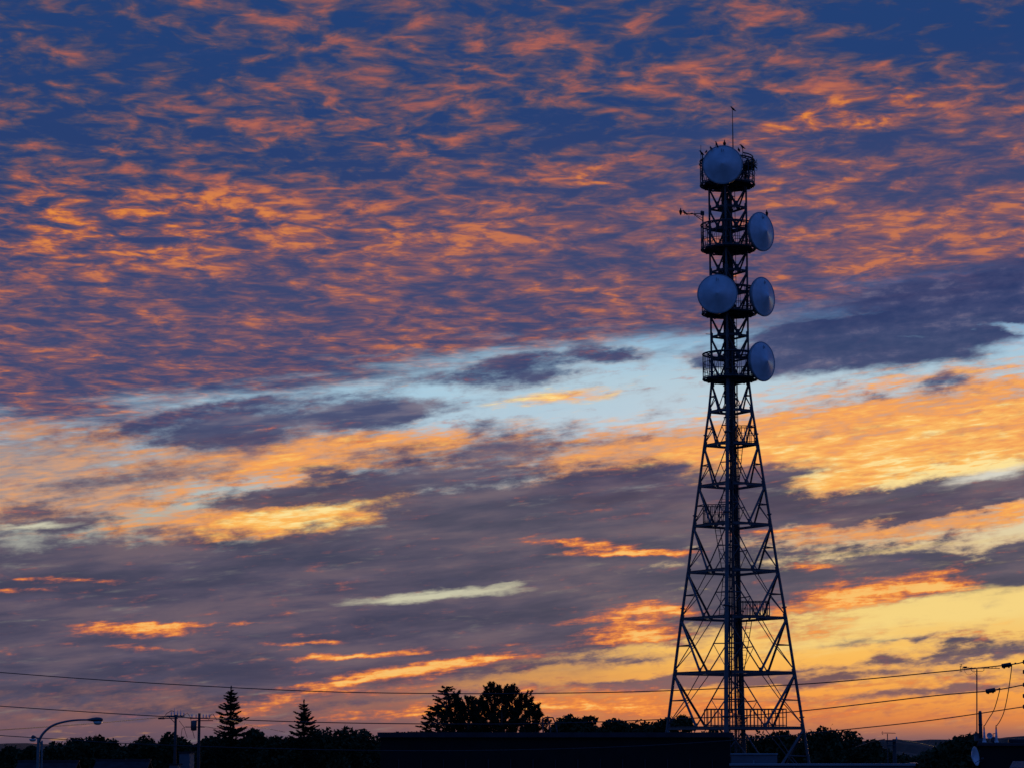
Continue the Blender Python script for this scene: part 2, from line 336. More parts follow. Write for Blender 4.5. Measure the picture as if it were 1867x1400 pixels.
def tag(o, label, cat, group=None, kind=None):
    if label: o['label'] = label
    if cat: o['category'] = cat
    if group: o['group'] = group
    if kind: o['kind'] = kind
    return o
def thing(name, loc, label, cat, group=None, rz=0.0):
    o = bpy.data.objects.new(name, None); scene.collection.objects.link(o); o.empty_display_size = .3
    o.location = loc; o.rotation_euler = (0, 0, rz); return tag(o, label, cat, group)
def copy_tree(o, parent=None):
    c = o.copy(); scene.collection.objects.link(c); c.parent = parent
    for ch in list(o.children): copy_tree(ch, c)
    return c
rnd = random.Random(7)

# ------------------------------------------------------------------ ground and hills
g = MB()
NG = 48
vs = [(-9000 + 18000 * i / NG, -2000 + 16000 * j / NG, 0) for j in range(NG + 1) for i in range(NG + 1)]
g.add(vs, [(j * (NG + 1) + i, j * (NG + 1) + i + 1, (j + 1) * (NG + 1) + i + 1, (j + 1) * (NG + 1) + i) for j in range(NG) for i in range(NG)])
tag(g.build('ground', 'grass'), 'flat dark grassy ground running out to the hills', 'ground', kind='structure')
def hills(name, x0, x1, Y, tops, label):
    mb = MB(); n = 90; rows = 10; vs = []
    for j in range(rows + 1):
        q = j / rows
        for i in range(n + 1):
            px = x0 + (x1 - x0) * i / n
            k = 0
            while k < len(tops) - 2 and px > tops[k + 1][0]: k += 1
            (xa, ya), (xb, yb) = tops[k], tops[k + 1]
            tt = min(max((px - xa) / (xb - xa), 0), 1); tt = tt * tt * (3 - 2 * tt)
            top = at(px, ya + (yb - ya) * tt, Y).z + 6 * (math.sin(i * 1.7) + math.sin(i * .63 + 1))
            prof = math.sin(q * math.pi) ** .8
            vs.append((at(px, HOR, Y).x, Y + (q - .5) * 1600, -3 + (top + 3) * prof))
    mb.add(vs, [(j * (n + 1) + i, j * (n + 1) + i + 1, (j + 1) * (n + 1) + i + 1, (j + 1) * (n + 1) + i) for j in range(rows) for i in range(n)])
    return tag(mb.build(name, 'hill', smooth=True), label, 'hill', kind='structure')
hills('hill', 1380, 2300, 3200, [(1380, 1372), (1560, 1362), (1650, 1356), (1690, 1361), (1760, 1362), (1860, 1352), (2300, 1350)], 'low brown wooded hill on the horizon right of the tower')
hills('hill', -500, 700, 4200, [(-500, 1360), (0, 1362), (60, 1364), (300, 1366), (700, 1370)], 'low dark hill on the horizon behind the street lamp')

# ------------------------------------------------------------------ lattice tower
TY = 181.0
TX = at(1340, 1327, TY).x
TO = Vector((TX, TY, 0))
PXM = F / TY
def tz(py): return at(1338, py, TY).z
def prad(hw, py): return (at(1338 + hw, py, TY).x - at(1338, py, TY).x) / .976
TURN = R(12.5)
def legpos(k, rad, z):                                       # k: 0 near, 1 right, 2 far, 3 left
    a = -math.pi / 2 - TURN + k * math.pi / 2
    return Vector((rad * math.cos(a), rad * math.sin(a), z))
LOW = [(1327, 121.5), (1227, 107.5), (1127, 93.5), (1042, 80.5), (957.5, 69), (885, 58.5), (811, 48), (750, 39), (696, 33)]
low = [(tz(y), prad(h, y)) for y, h in LOW]
slope = (low[0][1] - low[-2][1]) / (low[-2][0] - low[0][0])
base = [(0.0, low[0][1] + slope * low[0][0]), (low[0][0] * .47, low[0][1] + slope * low[0][0] * .53)]
UP = [655, 614, 575, 534, 496, 457, 419, 381, 341, 303]
up = [(tz(y), prad(33, y)) for y in UP]
levels = base + low + up
tower = thing('lattice_tower', TO, 'tall dark steel lattice communications tower carrying five dishes', 'tower')
# legs: flanged tube segments, thicker towards the ground
for k in range(4):
    mb = MB()
    for i in range(len(levels) - 1):
        (z0, r0), (z1, r1) = levels[i], levels[i + 1]
        rr = (.125 - .0035 * i) * (1.0 if k % 2 else 1.38) if i < 11 else .078
        mb.bar(legpos(k, r0, z0), legpos(k, r1, z1 + .02), rr, 10)
        p = legpos(k, r0, z0); d = (legpos(k, r1, z1) - p).normalized()
        if i in (0, 2, 4, 6, 8, 10, 13, 16):
            q = p + d * .75
            mb.lathe([(rr * 1.75, 0), (rr * 1.75, .09)], q, d, 12)
        # gusset plates where the braces meet the leg
        for s_ in (1, 3):
            o_ = legpos((k + s_) % 4, r0, z0) - p; o_.normalize()
            up_ = d; a = p - d * .42 + o_ * .05; b = p + d * .42 + o_ * .05; n_ = o_.cross(d).normalized() * .012
            w_ = .24 if i < 11 else .18
            c1 = p + d * .30 + o_ * w_; c2 = p - d * .30 + o_ * w_
            pts = [a, b, c1, c2]
            mb.add([v + n_ for v in pts] + [v - n_ for v in pts], [(0, 1, 2, 3), (7, 6, 5, 4), (0, 4, 5, 1), (1, 5, 6, 2), (2, 6, 7, 3), (3, 7, 4, 0)])
    p = legpos(k, levels[0][1], 0)
    mb.box(p + Vector((0, 0, .15)), (.9, .9, .3), 0, .04)
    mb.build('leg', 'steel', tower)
# horizontal frames, one to a level
for i, (z, r) in enumerate(levels):
    if i == 0: continue
    mb = MB(); P4 = [legpos(k, r, z) for k in range(4)]
    hb = (.20 if i < 4 else .16) if i < 11 else .12
    mids = [(P4[k] + P4[(k + 1) % 4]) / 2 for k in range(4)]
    for k in range(4):
        a, b = P4[k], P4[(k + 1) % 4]; d = (b - a)
        mb.box((a + b) / 2, (d.length - .12, hb * .5, hb), math.atan2(d.y, d.x))
        mb.box((a + b) / 2 + Vector((0, 0, hb * .5 + .011)), (d.length - .3, hb * 1.1, .022), math.atan2(d.y, d.x))
        m2 = mids[(k + 1) % 4]; e = m2 - mids[k]
        mb.box((mids[k] + m2) / 2 - Vector((0, 0, .03)), (e.length, .07, .08), math.atan2(e.y, e.x))
    if i < 11:
        for k in range(4):
            a = P4[k]; c = (mids[k] + mids[k - 1]) / 2
            mb.angle(a, c, .07)
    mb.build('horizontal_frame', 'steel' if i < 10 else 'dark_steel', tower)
# braced panels: a V on each face between two levels, with redundant members to the legs
for i in range(len(levels) - 1):
    (z0, r0), (z1, r1) = levels[i], levels[i + 1]
    for k in range(4):
        mb = MB()
        A0, B0, A1, B1 = legpos(k, r0, z0), legpos((k + 1) % 4, r0, z0), legpos(k, r1, z1), legpos((k + 1) % 4, r1, z1)
        mid0 = (A0 + B0) / 2 + Vector((0, 0, .10)); mid1 = (A1 + B1) / 2
        if i < 10:
            rr = .105 - .0045 * i
            for j, (L0, L1) in enumerate(((A0, A1), (B0, B1))):
                mb.bar(L1 - Vector((0, 0, .12)), mid0, rr if (k + j) % 2 else rr * .55, 8)
                dm_ = L1.lerp(mid0, .5); lm = L1.lerp(L0, .5)
                mb.bar(dm_ + Vector((0, 0, .02)), lm + Vector((0, 0, .02)), .042, 6)
                mb.bar(dm_, L0 + (L1 - L0) * .06, .038 if (k + j) % 2 else .026, 6)
                if i < 5 and (k + j) % 2: mb.bar(mid1 - Vector((0, 0, .08)), dm_, .034, 6)
            n_ = (B0 - A0).cross(A1 - A0).normalized() * .012
            t_ = (B0 - A0).normalized()
            w = .22 if i < 6 else .18
            pts = [mid0 - t_ * w + Vector((0, 0, -.1)), mid0 + t_ * w + Vector((0, 0, -.1)), mid0 + t_ * w * .5 + Vector((0, 0, .26)), mid0 - t_ * w * .5 + Vector((0, 0, .26))]
            mb.add([v + n_ for v in pts] + [v - n_ for v in pts], [(0, 1, 2, 3), (7, 6, 5, 4), (0, 4, 5, 1), (1, 5, 6, 2), (2, 6, 7, 3), (3, 7, 4, 0)])
        else:
            for L1 in (A1, B1):
                mb.bar(L1 - Vector((0, 0, .10)), mid0, .068, 8)
            n_ = (B0 - A0).cross(A1 - A0).normalized() * .012; t_ = (B0 - A0).normalized()
            pts = [mid0 - t_ * .24 + Vector((0, 0, -.08)), mid0 + t_ * .24 + Vector((0, 0, -.08)), mid0 + t_ * .16 + Vector((0, 0, .34)), mid0 - t_ * .16 + Vector((0, 0, .34))]
            mb.add([v + n_ for v in pts] + [v - n_ for v in pts], [(0, 1, 2, 3), (7, 6, 5, 4), (0, 4, 5, 1), (1, 5, 6, 2), (2, 6, 7, 3), (3, 7, 4, 0)])
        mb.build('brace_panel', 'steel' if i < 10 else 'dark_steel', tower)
# climbing ladder with rungs and cage, cable ladder with waveguides
ztop = tz(300)
lx, ly = -.10, .10
mb = MB()
for s_ in (-.24, .24): mb.box((lx + s_, ly, ztop / 2), (.05, .06, ztop))
z = .3
while z < ztop: mb.bar((lx - .24, ly, z), (lx + .24, ly, z), .018, 5); z += .42
mb.build('ladder', 'dark_steel', tower)
mb = MB(); z = 3.0
while z < ztop - 1:
    mb.ring((lx, ly - .36, z), .36, .02, 14, 5, -math.pi * 1.05, .05 * math.pi); z += 1.15
for a in (-.9, -.5, -.1): mb.bar((lx + .36 * math.cos(a * math.pi), ly - .36 + .36 * math.sin(a * math.pi), 3), (lx + .36 * math.cos(a * math.pi), ly - .36 + .36 * math.sin(a * math.pi), ztop - 1), .016, 5)
mb.build('ladder_cage', 'dark_steel', tower)
mb = MB(); cx, cy = .34, .55
for s_ in (-.26, .26): mb.box((cx + s_, cy, ztop / 2), (.045, .07, ztop))
z = .6
while z < ztop: mb.box((cx, cy, z), (.46, .04, .05)); z += .9
mb.build('cable_ladder', 'dark_steel', tower)
for j in range(4):
    mb = MB(); x = cx - .17 + .115 * j; h = tz((305, 440, 560, 670)[j])
    mb.tube([(x, cy - .09, .2), (x, cy - .09, h - .6), (x + .05, cy - .35, h - .1), (x + .1, cy - .8, h)], .034, 7)
    mb.build('waveguide_cable', 'cable', tower)
mb = MB(); mb.bar((.02, -.42, 0), (.02, -.42, tz(885)), .075, 10)
mb.build('standpipe', 'pipe', tower)
# cable trays running up the inner side of the near and far legs
for k in (0, 2):
    mb = MB(); zs = [tz(1300), tz(1127), tz(957), tz(811), tz(700)]
    def leg_in(z):
        r_ = low[0][1] - slope * (z - low[0][0]); p = legpos(k, r_, z); return p + Vector((.24 if k == 0 else -.20, .12 if k == 0 else -.12, 0))
    for a_, b_ in zip(zs, zs[1:]):
        p, q = leg_in(a_), leg_in(b_)
        for o_ in (-.15, 0, .15): mb.bar(p + Vector((o_, 0, 0)), q + Vector((o_, 0, 0)), .06, 7)
    z = zs[0]
    while z < zs[-1]: mb.box(leg_in(z) + Vector((0, -.08, 0)), (.46, .05, .08)); z += 1.1
    mb.build('cable_tray', 'cable', tower)
# dense cabling and service core of the upper shaft
mb = MB(); z0, z1 = tz(760), tz(318)
for j in range(9):
    a = j * .7; x = -.02 + .42 * math.cos(a) * (.6 + .4 * (j % 2)); y = .3 * math.sin(a)
    mb.tube([(x, y, z0 + .5 * (j % 3)), (x + .03, y, (z0 + z1) / 2), (x - .02, y + .02, z1 - .7 * (j % 4))], .055 + .012 * (j % 3), 7)
z = z0
while z < z1: mb.box((-.05, 0, z), (.86, .72, .06), .13); z += .8
mb.build('cable_bundle', 'cable', tower)

# --- round dish platforms
def platform(py, rail=True, hw=48.5):
    z = tz(py); rad = prad(hw, py) * .99; inner = prad(33, py)
    deck = MB(); nseg = 48
    for (ra, rb) in ((.35, rad * .885),):
        vs = []; fs = []
        for k in range(nseg):
            th = 2 * math.pi * k / nseg
            for r_, zz in ((ra, z + .03), (rb, z + .03), (ra, z - .03), (rb, z - .03)): vs.append((r_ * math.cos(th), r_ * math.sin(th), zz))
        for k in range(nseg):
            if k % 12 == 4: continue
            a, b = k * 4, ((k + 1) % nseg) * 4
            fs += [(a, a + 1, b + 1, b), (a + 3, a + 2, b + 2, b + 3), (a + 1, a + 3, b + 3, b + 1), (a + 2, a, b, b + 2)]
        deck.add(vs, fs)
    for k in range(16):
        th = 2 * math.pi * (k + .3) / 16
        d = Vector((math.cos(th), math.sin(th), 0)); deck.box(d * (rad * .72) + Vector((0, 0, z - .085)), (rad * .54, .07, .10), th)
    deck.ring((0, 0, z - .09), rad * .62, .05, 40, 6)
    deck.ring((0, 0, z - .08), rad * .885, .045, 48, 6)
    d_ = deck.build('platform_deck', 'grating', tower)
    rim = MB(); rim.ring((0, 0, z - .02), rad, .065, 56, 8); rim.ring((0, 0, z + .10), rad, .035, 56, 6)
    rim.build('platform_rim', 'dark_steel', d_)
    if rail:
        top = z + 1.88; rr = MB()
        rr.ring((0, 0, top), rad, .062, 56, 8); rr.ring((0, 0, top), rad * .80, .05, 48, 6)
        for zz in (.62, 1.22): rr.ring((0, 0, z + zz), rad * .99, .022, 56, 5)
        for k in range(24):
            th = 2 * math.pi * k / 24; c_, s_ = math.cos(th) * rad, math.sin(th) * rad
            rr.bar((c_, s_, z), (c_, s_, top), .034 if k % 3 == 0 else .02, 6)
            rr.bar((c_, s_, top), (c_ * .80, s_ * .80, top), .026, 5)
            if k % 3 == 0:
                th2 = 2 * math.pi * (k + 1) / 24; rr.bar((c_, s_, z + .05), (math.cos(th2) * rad, math.sin(th2) * rad, z + 1.22), .022, 5)
        for k in range(4):
            p = legpos(k, rad * .8, top); rr.bar(legpos(k, inner, top), p, .045, 6)
            rr.bar(legpos(k, inner, z + .9), legpos(k, rad * .8, top), .03, 6)
        rr.build('platform_railing', 'dark_steel', d_)
    return z, rad
plats = [platform(py) for py in (691, 572, 455, 338)]
# --- rest landings inside the shaft with railings and stair flights
def landing(py, x0, x1, y0, y1, h=1.3, nb=.26):
    z = tz(py) + .14; deck = MB(); deck.box(((x0 + x1) / 2, (y0 + y1) / 2, z), (x1 - x0, y1 - y0, .07))
    for q in range(4): deck.box((x0 + (x1 - x0) * (q + .5) / 4, (y0 + y1) / 2, z - .09), (.07, y1 - y0 - .02, .10))
    d_ = deck.build('landing', 'grating', tower)
    rl = MB()
    for (a, b) in (((x0, y0), (x1, y0)), ((x1, y0), (x1, y1)), ((x1, y1), (x0, y1)), ((x0, y1), (x0, y0))):
        a = Vector((*a, 0)); b = Vector((*b, 0)); n_ = max(2, int((b - a).length / nb))
        for zz, rr in ((h, .036), (.12, .024), (h * .55, .014)): rl.bar(a + Vector((0, 0, z + zz)), b + Vector((0, 0, z + zz)), rr, 6)
        for q in range(n_):
            if abs(a.x - b.x) < .01 and q: continue
            p = a.lerp(b, q / n_); rl.bar(p + Vector((0, 0, z + .035)), p + Vector((0, 0, z + h)), .04 if q % 4 == 0 else .028, 6)
    rl.build('landing_railing', 'dark_steel', d_)
def px_x(px, py): return at(px, py, TY).x - TX
landing(1328, px_x(1287, 1327), px_x(1431, 1327), -1.1, 1.2, 1.30)
landing(1128, px_x(1346, 1127), px_x(1401, 1127), -.8, .7, 1.15, .24)
landing(957, px_x(1284, 957), px_x(1324, 957), -.7, .7, 1.35, .24)
landing(812, px_x(1342, 811), px_x(1377, 811), -.6, .5, 1.3, .3)
def flight(xa, ya, xb, yb, y):
    mb = MB(); a = Vector((px_x(xa, ya), y, tz(ya))); b = Vector((px_x(xb, yb), y, tz(yb)))
    for s_ in (-.2, .2):
        o_ = Vector((s_, s_ * .6, 0)); mb.bar(a + o_, b + o_, .03, 6)
    n_ = int((b - a).length / .32)
    for q in range(1, n_): p = a.lerp(b, q / n_); mb.bar(p - Vector((.2, .12, 0)), p + Vector((.2, .12, 0)), .016, 5)
    mb.build('stair_flight', 'dark_steel', tower)
flight(1308, 958, 1322, 1042, .2); flight(1367, 1128, 1352, 1226, .2); flight(1350, 812, 1343, 884, .2); flight(1325, 1043, 1316, 1126, .4); flight(1346, 1227, 1350, 1326, .4); flight(1326, 886, 1312, 956, .3)
# --- lightning rod, whip antennas and side arm at the top
mb = MB(); x = px_x(1336, 240)
mb.tube([(x, 0, tz(345)), (x, 0, tz(262)), (x, 0, tz(203))], [.06, .045, .022], 8); mb.build('lightning_rod', 'dark_steel', tower)
mb = MB()
xl, yl = px_x(1281, 340), -.25
mb.bar((xl, yl, tz(341)), (xl, yl, tz(284)), .05, 8); mb.bar((px_x(1277, 280), yl, tz(300)), (px_x(1277.5, 280), yl, tz(267)), .018, 6)
for zz in (300, 292, 284): mb.bar((xl, yl, tz(zz)), (px_x(1277, zz), yl, tz(zz)), .02, 6)
mb.build('whip_antenna', 'dark_steel', tower)
mb = MB(); x = px_x(1353, 290); mb.bar((x, -.6, tz(300)), (x, -.6, tz(272)), .03, 6); mb.build('whip_antenna', 'dark_steel', tower)
mb = MB(); ya = -.3
T = lambda px, py: Vector((px_x(px, py), ya, tz(py)))
mb.bar(T(1281, 461), T(1281, 388), .055, 8)
mb.bar(T(1281, 391), T(1256, 392.5), .035, 6); mb.bar(T(1281, 405), T(1262, 391), .03, 6); mb.bar(T(1281, 400), T(1266, 392.5), .022, 6)
mb.tube([T(1262, 391), T(1256, 392.5), T(1250, 391), T(1243, 388.5)], [.05, .045, .035, .025], 6)
mb.box(T(1280, 391), (.28, .2, .3)); mb.bar(T(1255.5, 385), T(1255.5, 402), .012, 5); mb.bar(T(1266, 387), T(1266, 397), .012, 5)
mb.build('side_arm', 'dark_steel', tower)
mb = MB(); mb.bar(T(1297, 611.5), T(1286, 610.5), .022, 6); mb.build('cable_stub', 'dark_steel', tower)
# open-air bearing ring over the top platform, right-hand side
mb = MB(); z, rad = plats[3]
for zz in (2.15,): mb.ring((0, 0, z + zz), rad * .95, .05, 40, 6, -1.0, 1.6)
for k in range(5):
    th = -.9 + k * .6; mb.bar((math.cos(th) * rad * .95, math.sin(th) * rad * .95, z + 1.8), (math.cos(th) * rad * .95, math.sin(th) * rad * .95, z + 2.15), .03, 6)
mb.build('upper_guard', 'dark_steel', tower)

# --- microwave dishes: radome face, rim, tapering back and mount
def dish(px, py, normal, rad, label, dy=0.0):
    c = at(px, py, TY - 1.2 + dy)
    n_ = Vector(normal).normalized()
    t_ = thing('microwave_dish', c, label, 'dish antenna', 'microwave dishes on the lattice tower')
    mb = MB(); prof = []
    for k in range(17):
        q = 1 - k / 16; prof.append((rad * .985 * q, .05 + .56 * (math.sqrt((1 - q) ** 2 + .02) - math.sqrt(.02)) ** .92))
    mb.lathe(prof, (0, 0, 0), n_, 72); f_ = mb.build('radome', 'radome', t_, True)
    mb = MB(); mb.lathe([(rad * .96, .055), (rad * 1.0, .07), (rad * 1.015, .03), (rad * 1.01, -.05), (rad * .985, -.09)], (0, 0, 0), n_, 72); mb.build('rim', 'rim', t_, True)
    mb = MB(); mb.lathe([(rad * .98, -.02), (rad * .95, -.22), (rad * .8, -.42), (rad * .55, -.58), (rad * .26, -.68), (.22, -.72), (.2, -.95)], (0, 0, 0), n_, 56); mb.build('reflector_back', 'rim', t_, True)
    mb = MB(); q = -n_ * .9
    side = Vector((0, 0, 1)).cross(n_).normalized()
    mb.bar(q + Vector((0, 0, 1.0)), q - Vector((0, 0, 1.0)), .07, 8)
    for sg in (-1, 1): mb.bar(-n_ * .35 + side * sg * .8, q + Vector((0, 0, .5 * sg)), .035, 6)
    end = Vector((TX, TY, 0)) - c; end.z = 0
    for sg in (.6, -.6):
        tgt = end.normalized() * max(end.length - 1.0, .3); mb.bar(q + Vector((0, 0, sg)), tgt + Vector((0, 0, sg)), .05, 6)
    mb.build('mount', 'dark_steel', t_)
    # small faded maker's mark near the top of the face: two short strokes
    mb = MB(); upv = Vector((0, 0, 1)) - n_ * n_.z; upv.normalize()
    for ox, l in ((-.06, .26), (.07, .17)):
        a = upv * rad * .72 + side * ox + n_ * .215; mb.box(a, (.035, .02, l), math.atan2(n_.x, -n_.y))
    mb.build('mark', 'ink', f_)
    return t_
yaw = lambda d: (math.sin(R(d)), -math.cos(R(d)), 0)
DR = 1.5
dish(1317.5, 301, yaw(-6), DR, 'blue white dish at the very top of the tower with crows on its rim', -1.2)
dish(1388, 423, yaw(46), DR, 'highest of the three sideways dishes right of the tower shaft, one crow on its rim', .2)
dish(1308, 536.5, yaw(-6), DR, 'dish facing the viewer halfway up the tower shaft, left of another dish', -1.2)
dish(1391, 541.5, yaw(49), DR, 'sideways dish right of the shaft, level with the front facing dish', .2)
dish(1389.5, 659.5, yaw(46), DR, 'lowest sideways dish right of the tower shaft, beside the lowest round platform', .2)
# --- crows
def crow_mesh():
    spine = [((-.235, 0, -.085), .006, .035), ((-.17, 0, -.055), .014, .045), ((-.10, 0, -.02), .04, .05), ((-.04, 0, .01), .062, .06), ((.02, 0, .045), .068, .062), ((.07, 0, .085), .052, .05), ((.10, 0, .12), .040, .038), ((.125, 0, .145), .043, .038), ((.155, 0, .15), .032, .028), ((.18, 0, .147), .014, .013)]
    mb = MB(); n = 10; vs = []; fs = []
    for i, (p, rz_, ry_) in enumerate(spine):
        for k in range(n):
            th = 2 * math.pi * k / n; vs.append((p[0] - .35 * rz_ * math.sin(th), math.cos(th) * ry_, p[2] + math.sin(th) * rz_))
    for i in range(len(spine) - 1):
        for k in range(n): fs.append((i * n + k, i * n + (k + 1) % n, (i + 1) * n + (k + 1) % n, (i + 1) * n + k))
    fs.append(tuple(range(n - 1, -1, -1))); fs.append(tuple((len(spine) - 1) * n + k for k in range(n)))
    mb.add(vs, fs); return mb
crow0 = thing('crow', (0, 0, 0), None, 'bird', 'crows perched on the tower')
crow_mesh().build('body', 'feather', crow0, True)
mb = MB(); mb.lathe([(.016, 0), (.012, .035), (.003, .075)], (.175, 0, .147), (1, 0, -.18), 8); mb.build('beak', 'beak', crow0)
for s_ in (-1, 1):
    mb = MB(); mb.tube([(.06, .066 * s_, .06), (-.03, .07 * s_, .02), (-.13, .05 * s_, -.045), (-.2, .022 * s_, -.08)], [.028, .034, .022, .006], 6); mb.build('wing', 'feather', crow0, True)
    mb = MB(); mb.bar((.0, .028 * s_, 0), (.02, .028 * s_, -.105), .009, 5)
    for dx_ in (-.03, .02, .05): mb.bar((.02, .028 * s_, -.105), (.02 + dx_, .028 * s_ + .008 * (dx_ > 0), -.112), .005, 4)
    mb.build('leg', 'beak', crow0)
def rim_depth(n): return n
CROWS = [(1336.3, 203, -.0, 180 + 10, 1.15, 'crow perched on the tip of the lightning rod'),
         (1279, 283, -.25, 200, 1.1, 'crow on top of the post left of the top dish'), (1287.5, 280.5, -2.4, 60, .95, 'lowest crow on the upper left rim of the top dish'), (1296, 273.5, -2.4, 100, .95, 'second lowest crow on the upper left rim of the top dish'),
         (1306, 267.5, -2.4, 150, 1.15, 'leaning crow nearest the left of the top of the top dish'), (1321, 265.5, -2.4, 265, 1.15, 'upright crow at the crown of the top dish'), (1347, 276.5, -2.4, 240, .9, 'small crow on the upper right rim of the top dish'),
         (1353.5, 272, -.6, 185, 1.15, 'crow on the short whip right of the top dish'), (1372, 294, -.5, 190, 1.05, 'crow on the guard ring right of the top dish'), (1277, 306, -.3, 120, 1.1, 'crow clinging to the post beside the left edge of the top dish'),
         (1241, 389.5, -.3, 265, 1.15, 'outermost of two crows at the end of the side arm'), (1248.5, 392, -.3, 200, 1.15, 'inner of two crows at the end of the side arm'), (1279.5, 390, -.3, 80, .9, 'crow on the post where the side arm starts'),
         (1398, 392, .2 - 1.2, 250, 1.05, 'crow on the upper rim of the highest sideways dish')]
for i, (px, py, dy, rz_, sc, lab) in enumerate(CROWS):
    o = crow0 if i == 0 else copy_tree(crow0)
    p = at(px, py, TY + dy); o.location = p + Vector((0, 0, .112 * sc)); o.scale = (sc, sc, sc)
    steep = R(-35) if rz_ in (265, 250, 150) else R(-8)
    o.rotation_euler = (0, steep, R(rz_)); o['label'] = lab
# --- stick nest on the top platform
mb = MB(); c = at(1366, 305, TY - .5); rn = random.Random(3)
for k in range(260):
    p = c + Vector((rn.gauss(0, .2), rn.gauss(0, .2), rn.gauss(.05, .16))); d = Vector((rn.gauss(0, 1), rn.gauss(0, 1), rn.gauss(0, .7))).normalized() * rn.uniform(.14, .36)
    mb.bar(p - d, p + d, rn.uniform(.012, .026), 4)
for k in range(60):
    p = c + Vector((rn.gauss(-.2, .12), rn.gauss(0, .2), -.8 + rn.gauss(0, .35))); d = Vector((rn.gauss(0, 1), rn.gauss(0, 1), rn.gauss(0, 1))).normalized() * rn.uniform(.15, .4)
    mb.bar(p - d, p + d, .016, 4)
mb2 = MB(c); mb2.v = [tuple(Vector(v) - c) for v in mb.v]; mb2.f = mb.f
tag(mb2.build('stick_nest', 'twig'), 'ragged nest of sticks on the top platform right of the dish', 'bird nest')

# ------------------------------------------------------------------ near buildings
def quad_box(x0, x1, y0, y1, z0, z1): return ((x0 + x1) / 2, (y0 + y1) / 2, (z0 + z1) / 2), (x1 - x0, y1 - y0, z1 - z0)
BY = 120.0
bx0, bx1, bz = at(694, 1340, BY).x, at(1331, 1340, BY).x, at(900, 1338.5, BY).z
hall = thing('flat_roof_hall', ((bx0 + bx1) / 2, BY + 6, 0), 'long black flat roofed hall in front of the tower foot', 'building')
o_ = hall.location.copy()
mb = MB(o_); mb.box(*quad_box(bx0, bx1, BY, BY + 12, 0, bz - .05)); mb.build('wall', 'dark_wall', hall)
mb = MB(o_); mb.box(((bx0 + bx1) / 2, BY + 6, bz + .03), (bx1 - bx0 + .26, 12.26, .14), 0, .02); r_ = mb.build('roof', 'dark_edge', hall)
mb = MB(o_); mb.box(((bx0 + bx1) / 2, BY - .165, bz - .01), (bx1 - bx0 + .3, .05, .24)); mb.build('fascia', 'dark_edge', r_)
mb = MB(o_); x = bx0 + .9
while x < bx1 - .5:
    mb.box((x, BY - .03, 2.9), (.05, .05, 5.6)); x += 1.1
mb.build('wall_batten', 'dark_edge', hall)
for k in range(4):
    mb = MB(o_); x = bx0 + 2.4 + k * 4.1; mb.box((x, BY - .02, 3.2), (1.7, .06, 1.3)); w_ = mb.build('window', 'glass', hall)
    mb = MB(o_)
    for dx_, dz_, sx_, sz_ in ((0, .68, 1.8, .06), (0, -.68, 1.8, .06), (.87, 0, .06, 1.3), (-.87, 0, .06, 1.3), (0, 0, .05, 1.28)): mb.box((x + dx_, BY - .06, 3.2 + dz_), (sx_, .05, sz_))
    mb.build('frame', 'dark_edge', w_)
# guard rail at the hall's roof hatch
c = at(999, 1332, BY + 3)
rail = thing('roof_guard_rail', (c.x, c.y, bz + .10), 'small sloping guard rail on the roof beside the pines', 'railing')
def rp_(px, py): v = at(px, py, BY + 3); return Vector((v.x - c.x, 0, v.z - bz - .10))
for yy in (-.3, .3):
    mb = MB(); o2 = Vector((0, yy, 0))
    mb.tube([rp_(990, 1334) + o2, rp_(990, 1309) + o2, rp_(995, 1307) + o2, rp_(1008, 1307.5) + o2, rp_(1013, 1318) + o2, rp_(1016, 1334) + o2], .032, 6)
    mb.bar(rp_(999, 1307.5) + o2, rp_(1004, 1334) + o2, .03, 6); mb.build('hoop', 'dark_steel', rail)
mb = MB()
for p in ((990, 1309), (1008, 1307.5), (1013, 1318)): mb.bar(rp_(*p) + Vector((0, -.3, 0)), rp_(*p) + Vector((0, .3, 0)), .025, 6)
mb.build('cross_bar', 'dark_steel', rail)

# pale parapet building with rooftop plant box
QY = 78.0
qx0, qx1, qz = at(1333, 1391, QY).x, at(1708, 1391, QY).x, at(1500, 1392.2, QY).z
ph = thing('parapet_building', (qx0, QY, 0), 'low bluish building with a pale metal coping at the bottom edge', 'building')
o_ = ph.location.copy()
mb = MB(o_); mb.box(*quad_box(qx0, qx1, QY, QY + 10, 0, qz - .06)); mb.build('wall', 'blue_wall', ph)
mb = MB(o_); mb.box(((qx0 + qx1) / 2, QY + .1, qz - .02), (qx1 - qx0 + .12, .34, .08), 0, .015); mb.box((qx1 - .1, QY + 5, qz - .022), (.3, 9.5, .07)); mb.build('coping', 'blue_cap', ph)
mb = MB(o_)
x = qx0 + .4
while x < qx1: mb.box((x, QY - .012, qz - .8), (.025, .03, 1.4)); x += .8
mb.build('panel_joint', 'blue_cap', ph)
ph.rotation_euler.z = -math.atan2(qx0, QY)
px0, px1, pz = at(1333, 1373, QY + 1).x, at(1416.5, 1373, QY + 1).x, at(1370, 1372.6, QY + 1).z
bo = thing('rooftop_box', (px0, QY + 1, qz - .06), 'square bluish plant box on the roof below the tower', 'roof box')
o_ = bo.location.copy()
mb = MB(o_); mb.box(*quad_box(px0, px1, QY + 1, QY + 2.6, qz - .06, pz - .05)); mb.build('housing', 'blue_wall', bo)
mb = MB(o_); mb.box(((px0 + px1) / 2, QY + 1.8, pz - .025), (px1 - px0 + .05, 1.68, .05), 0, .01); mb.build('lid', 'blue_cap', bo)
mb = MB(o_); x = (px0 + px1) / 2 - .02; mb.box((x, QY + .985, pz - .3), (.05, .03, .16)); mb.build('handle', 'blue_cap', bo)
bo.rotation_euler.z = -math.atan2(px0, QY + 1)

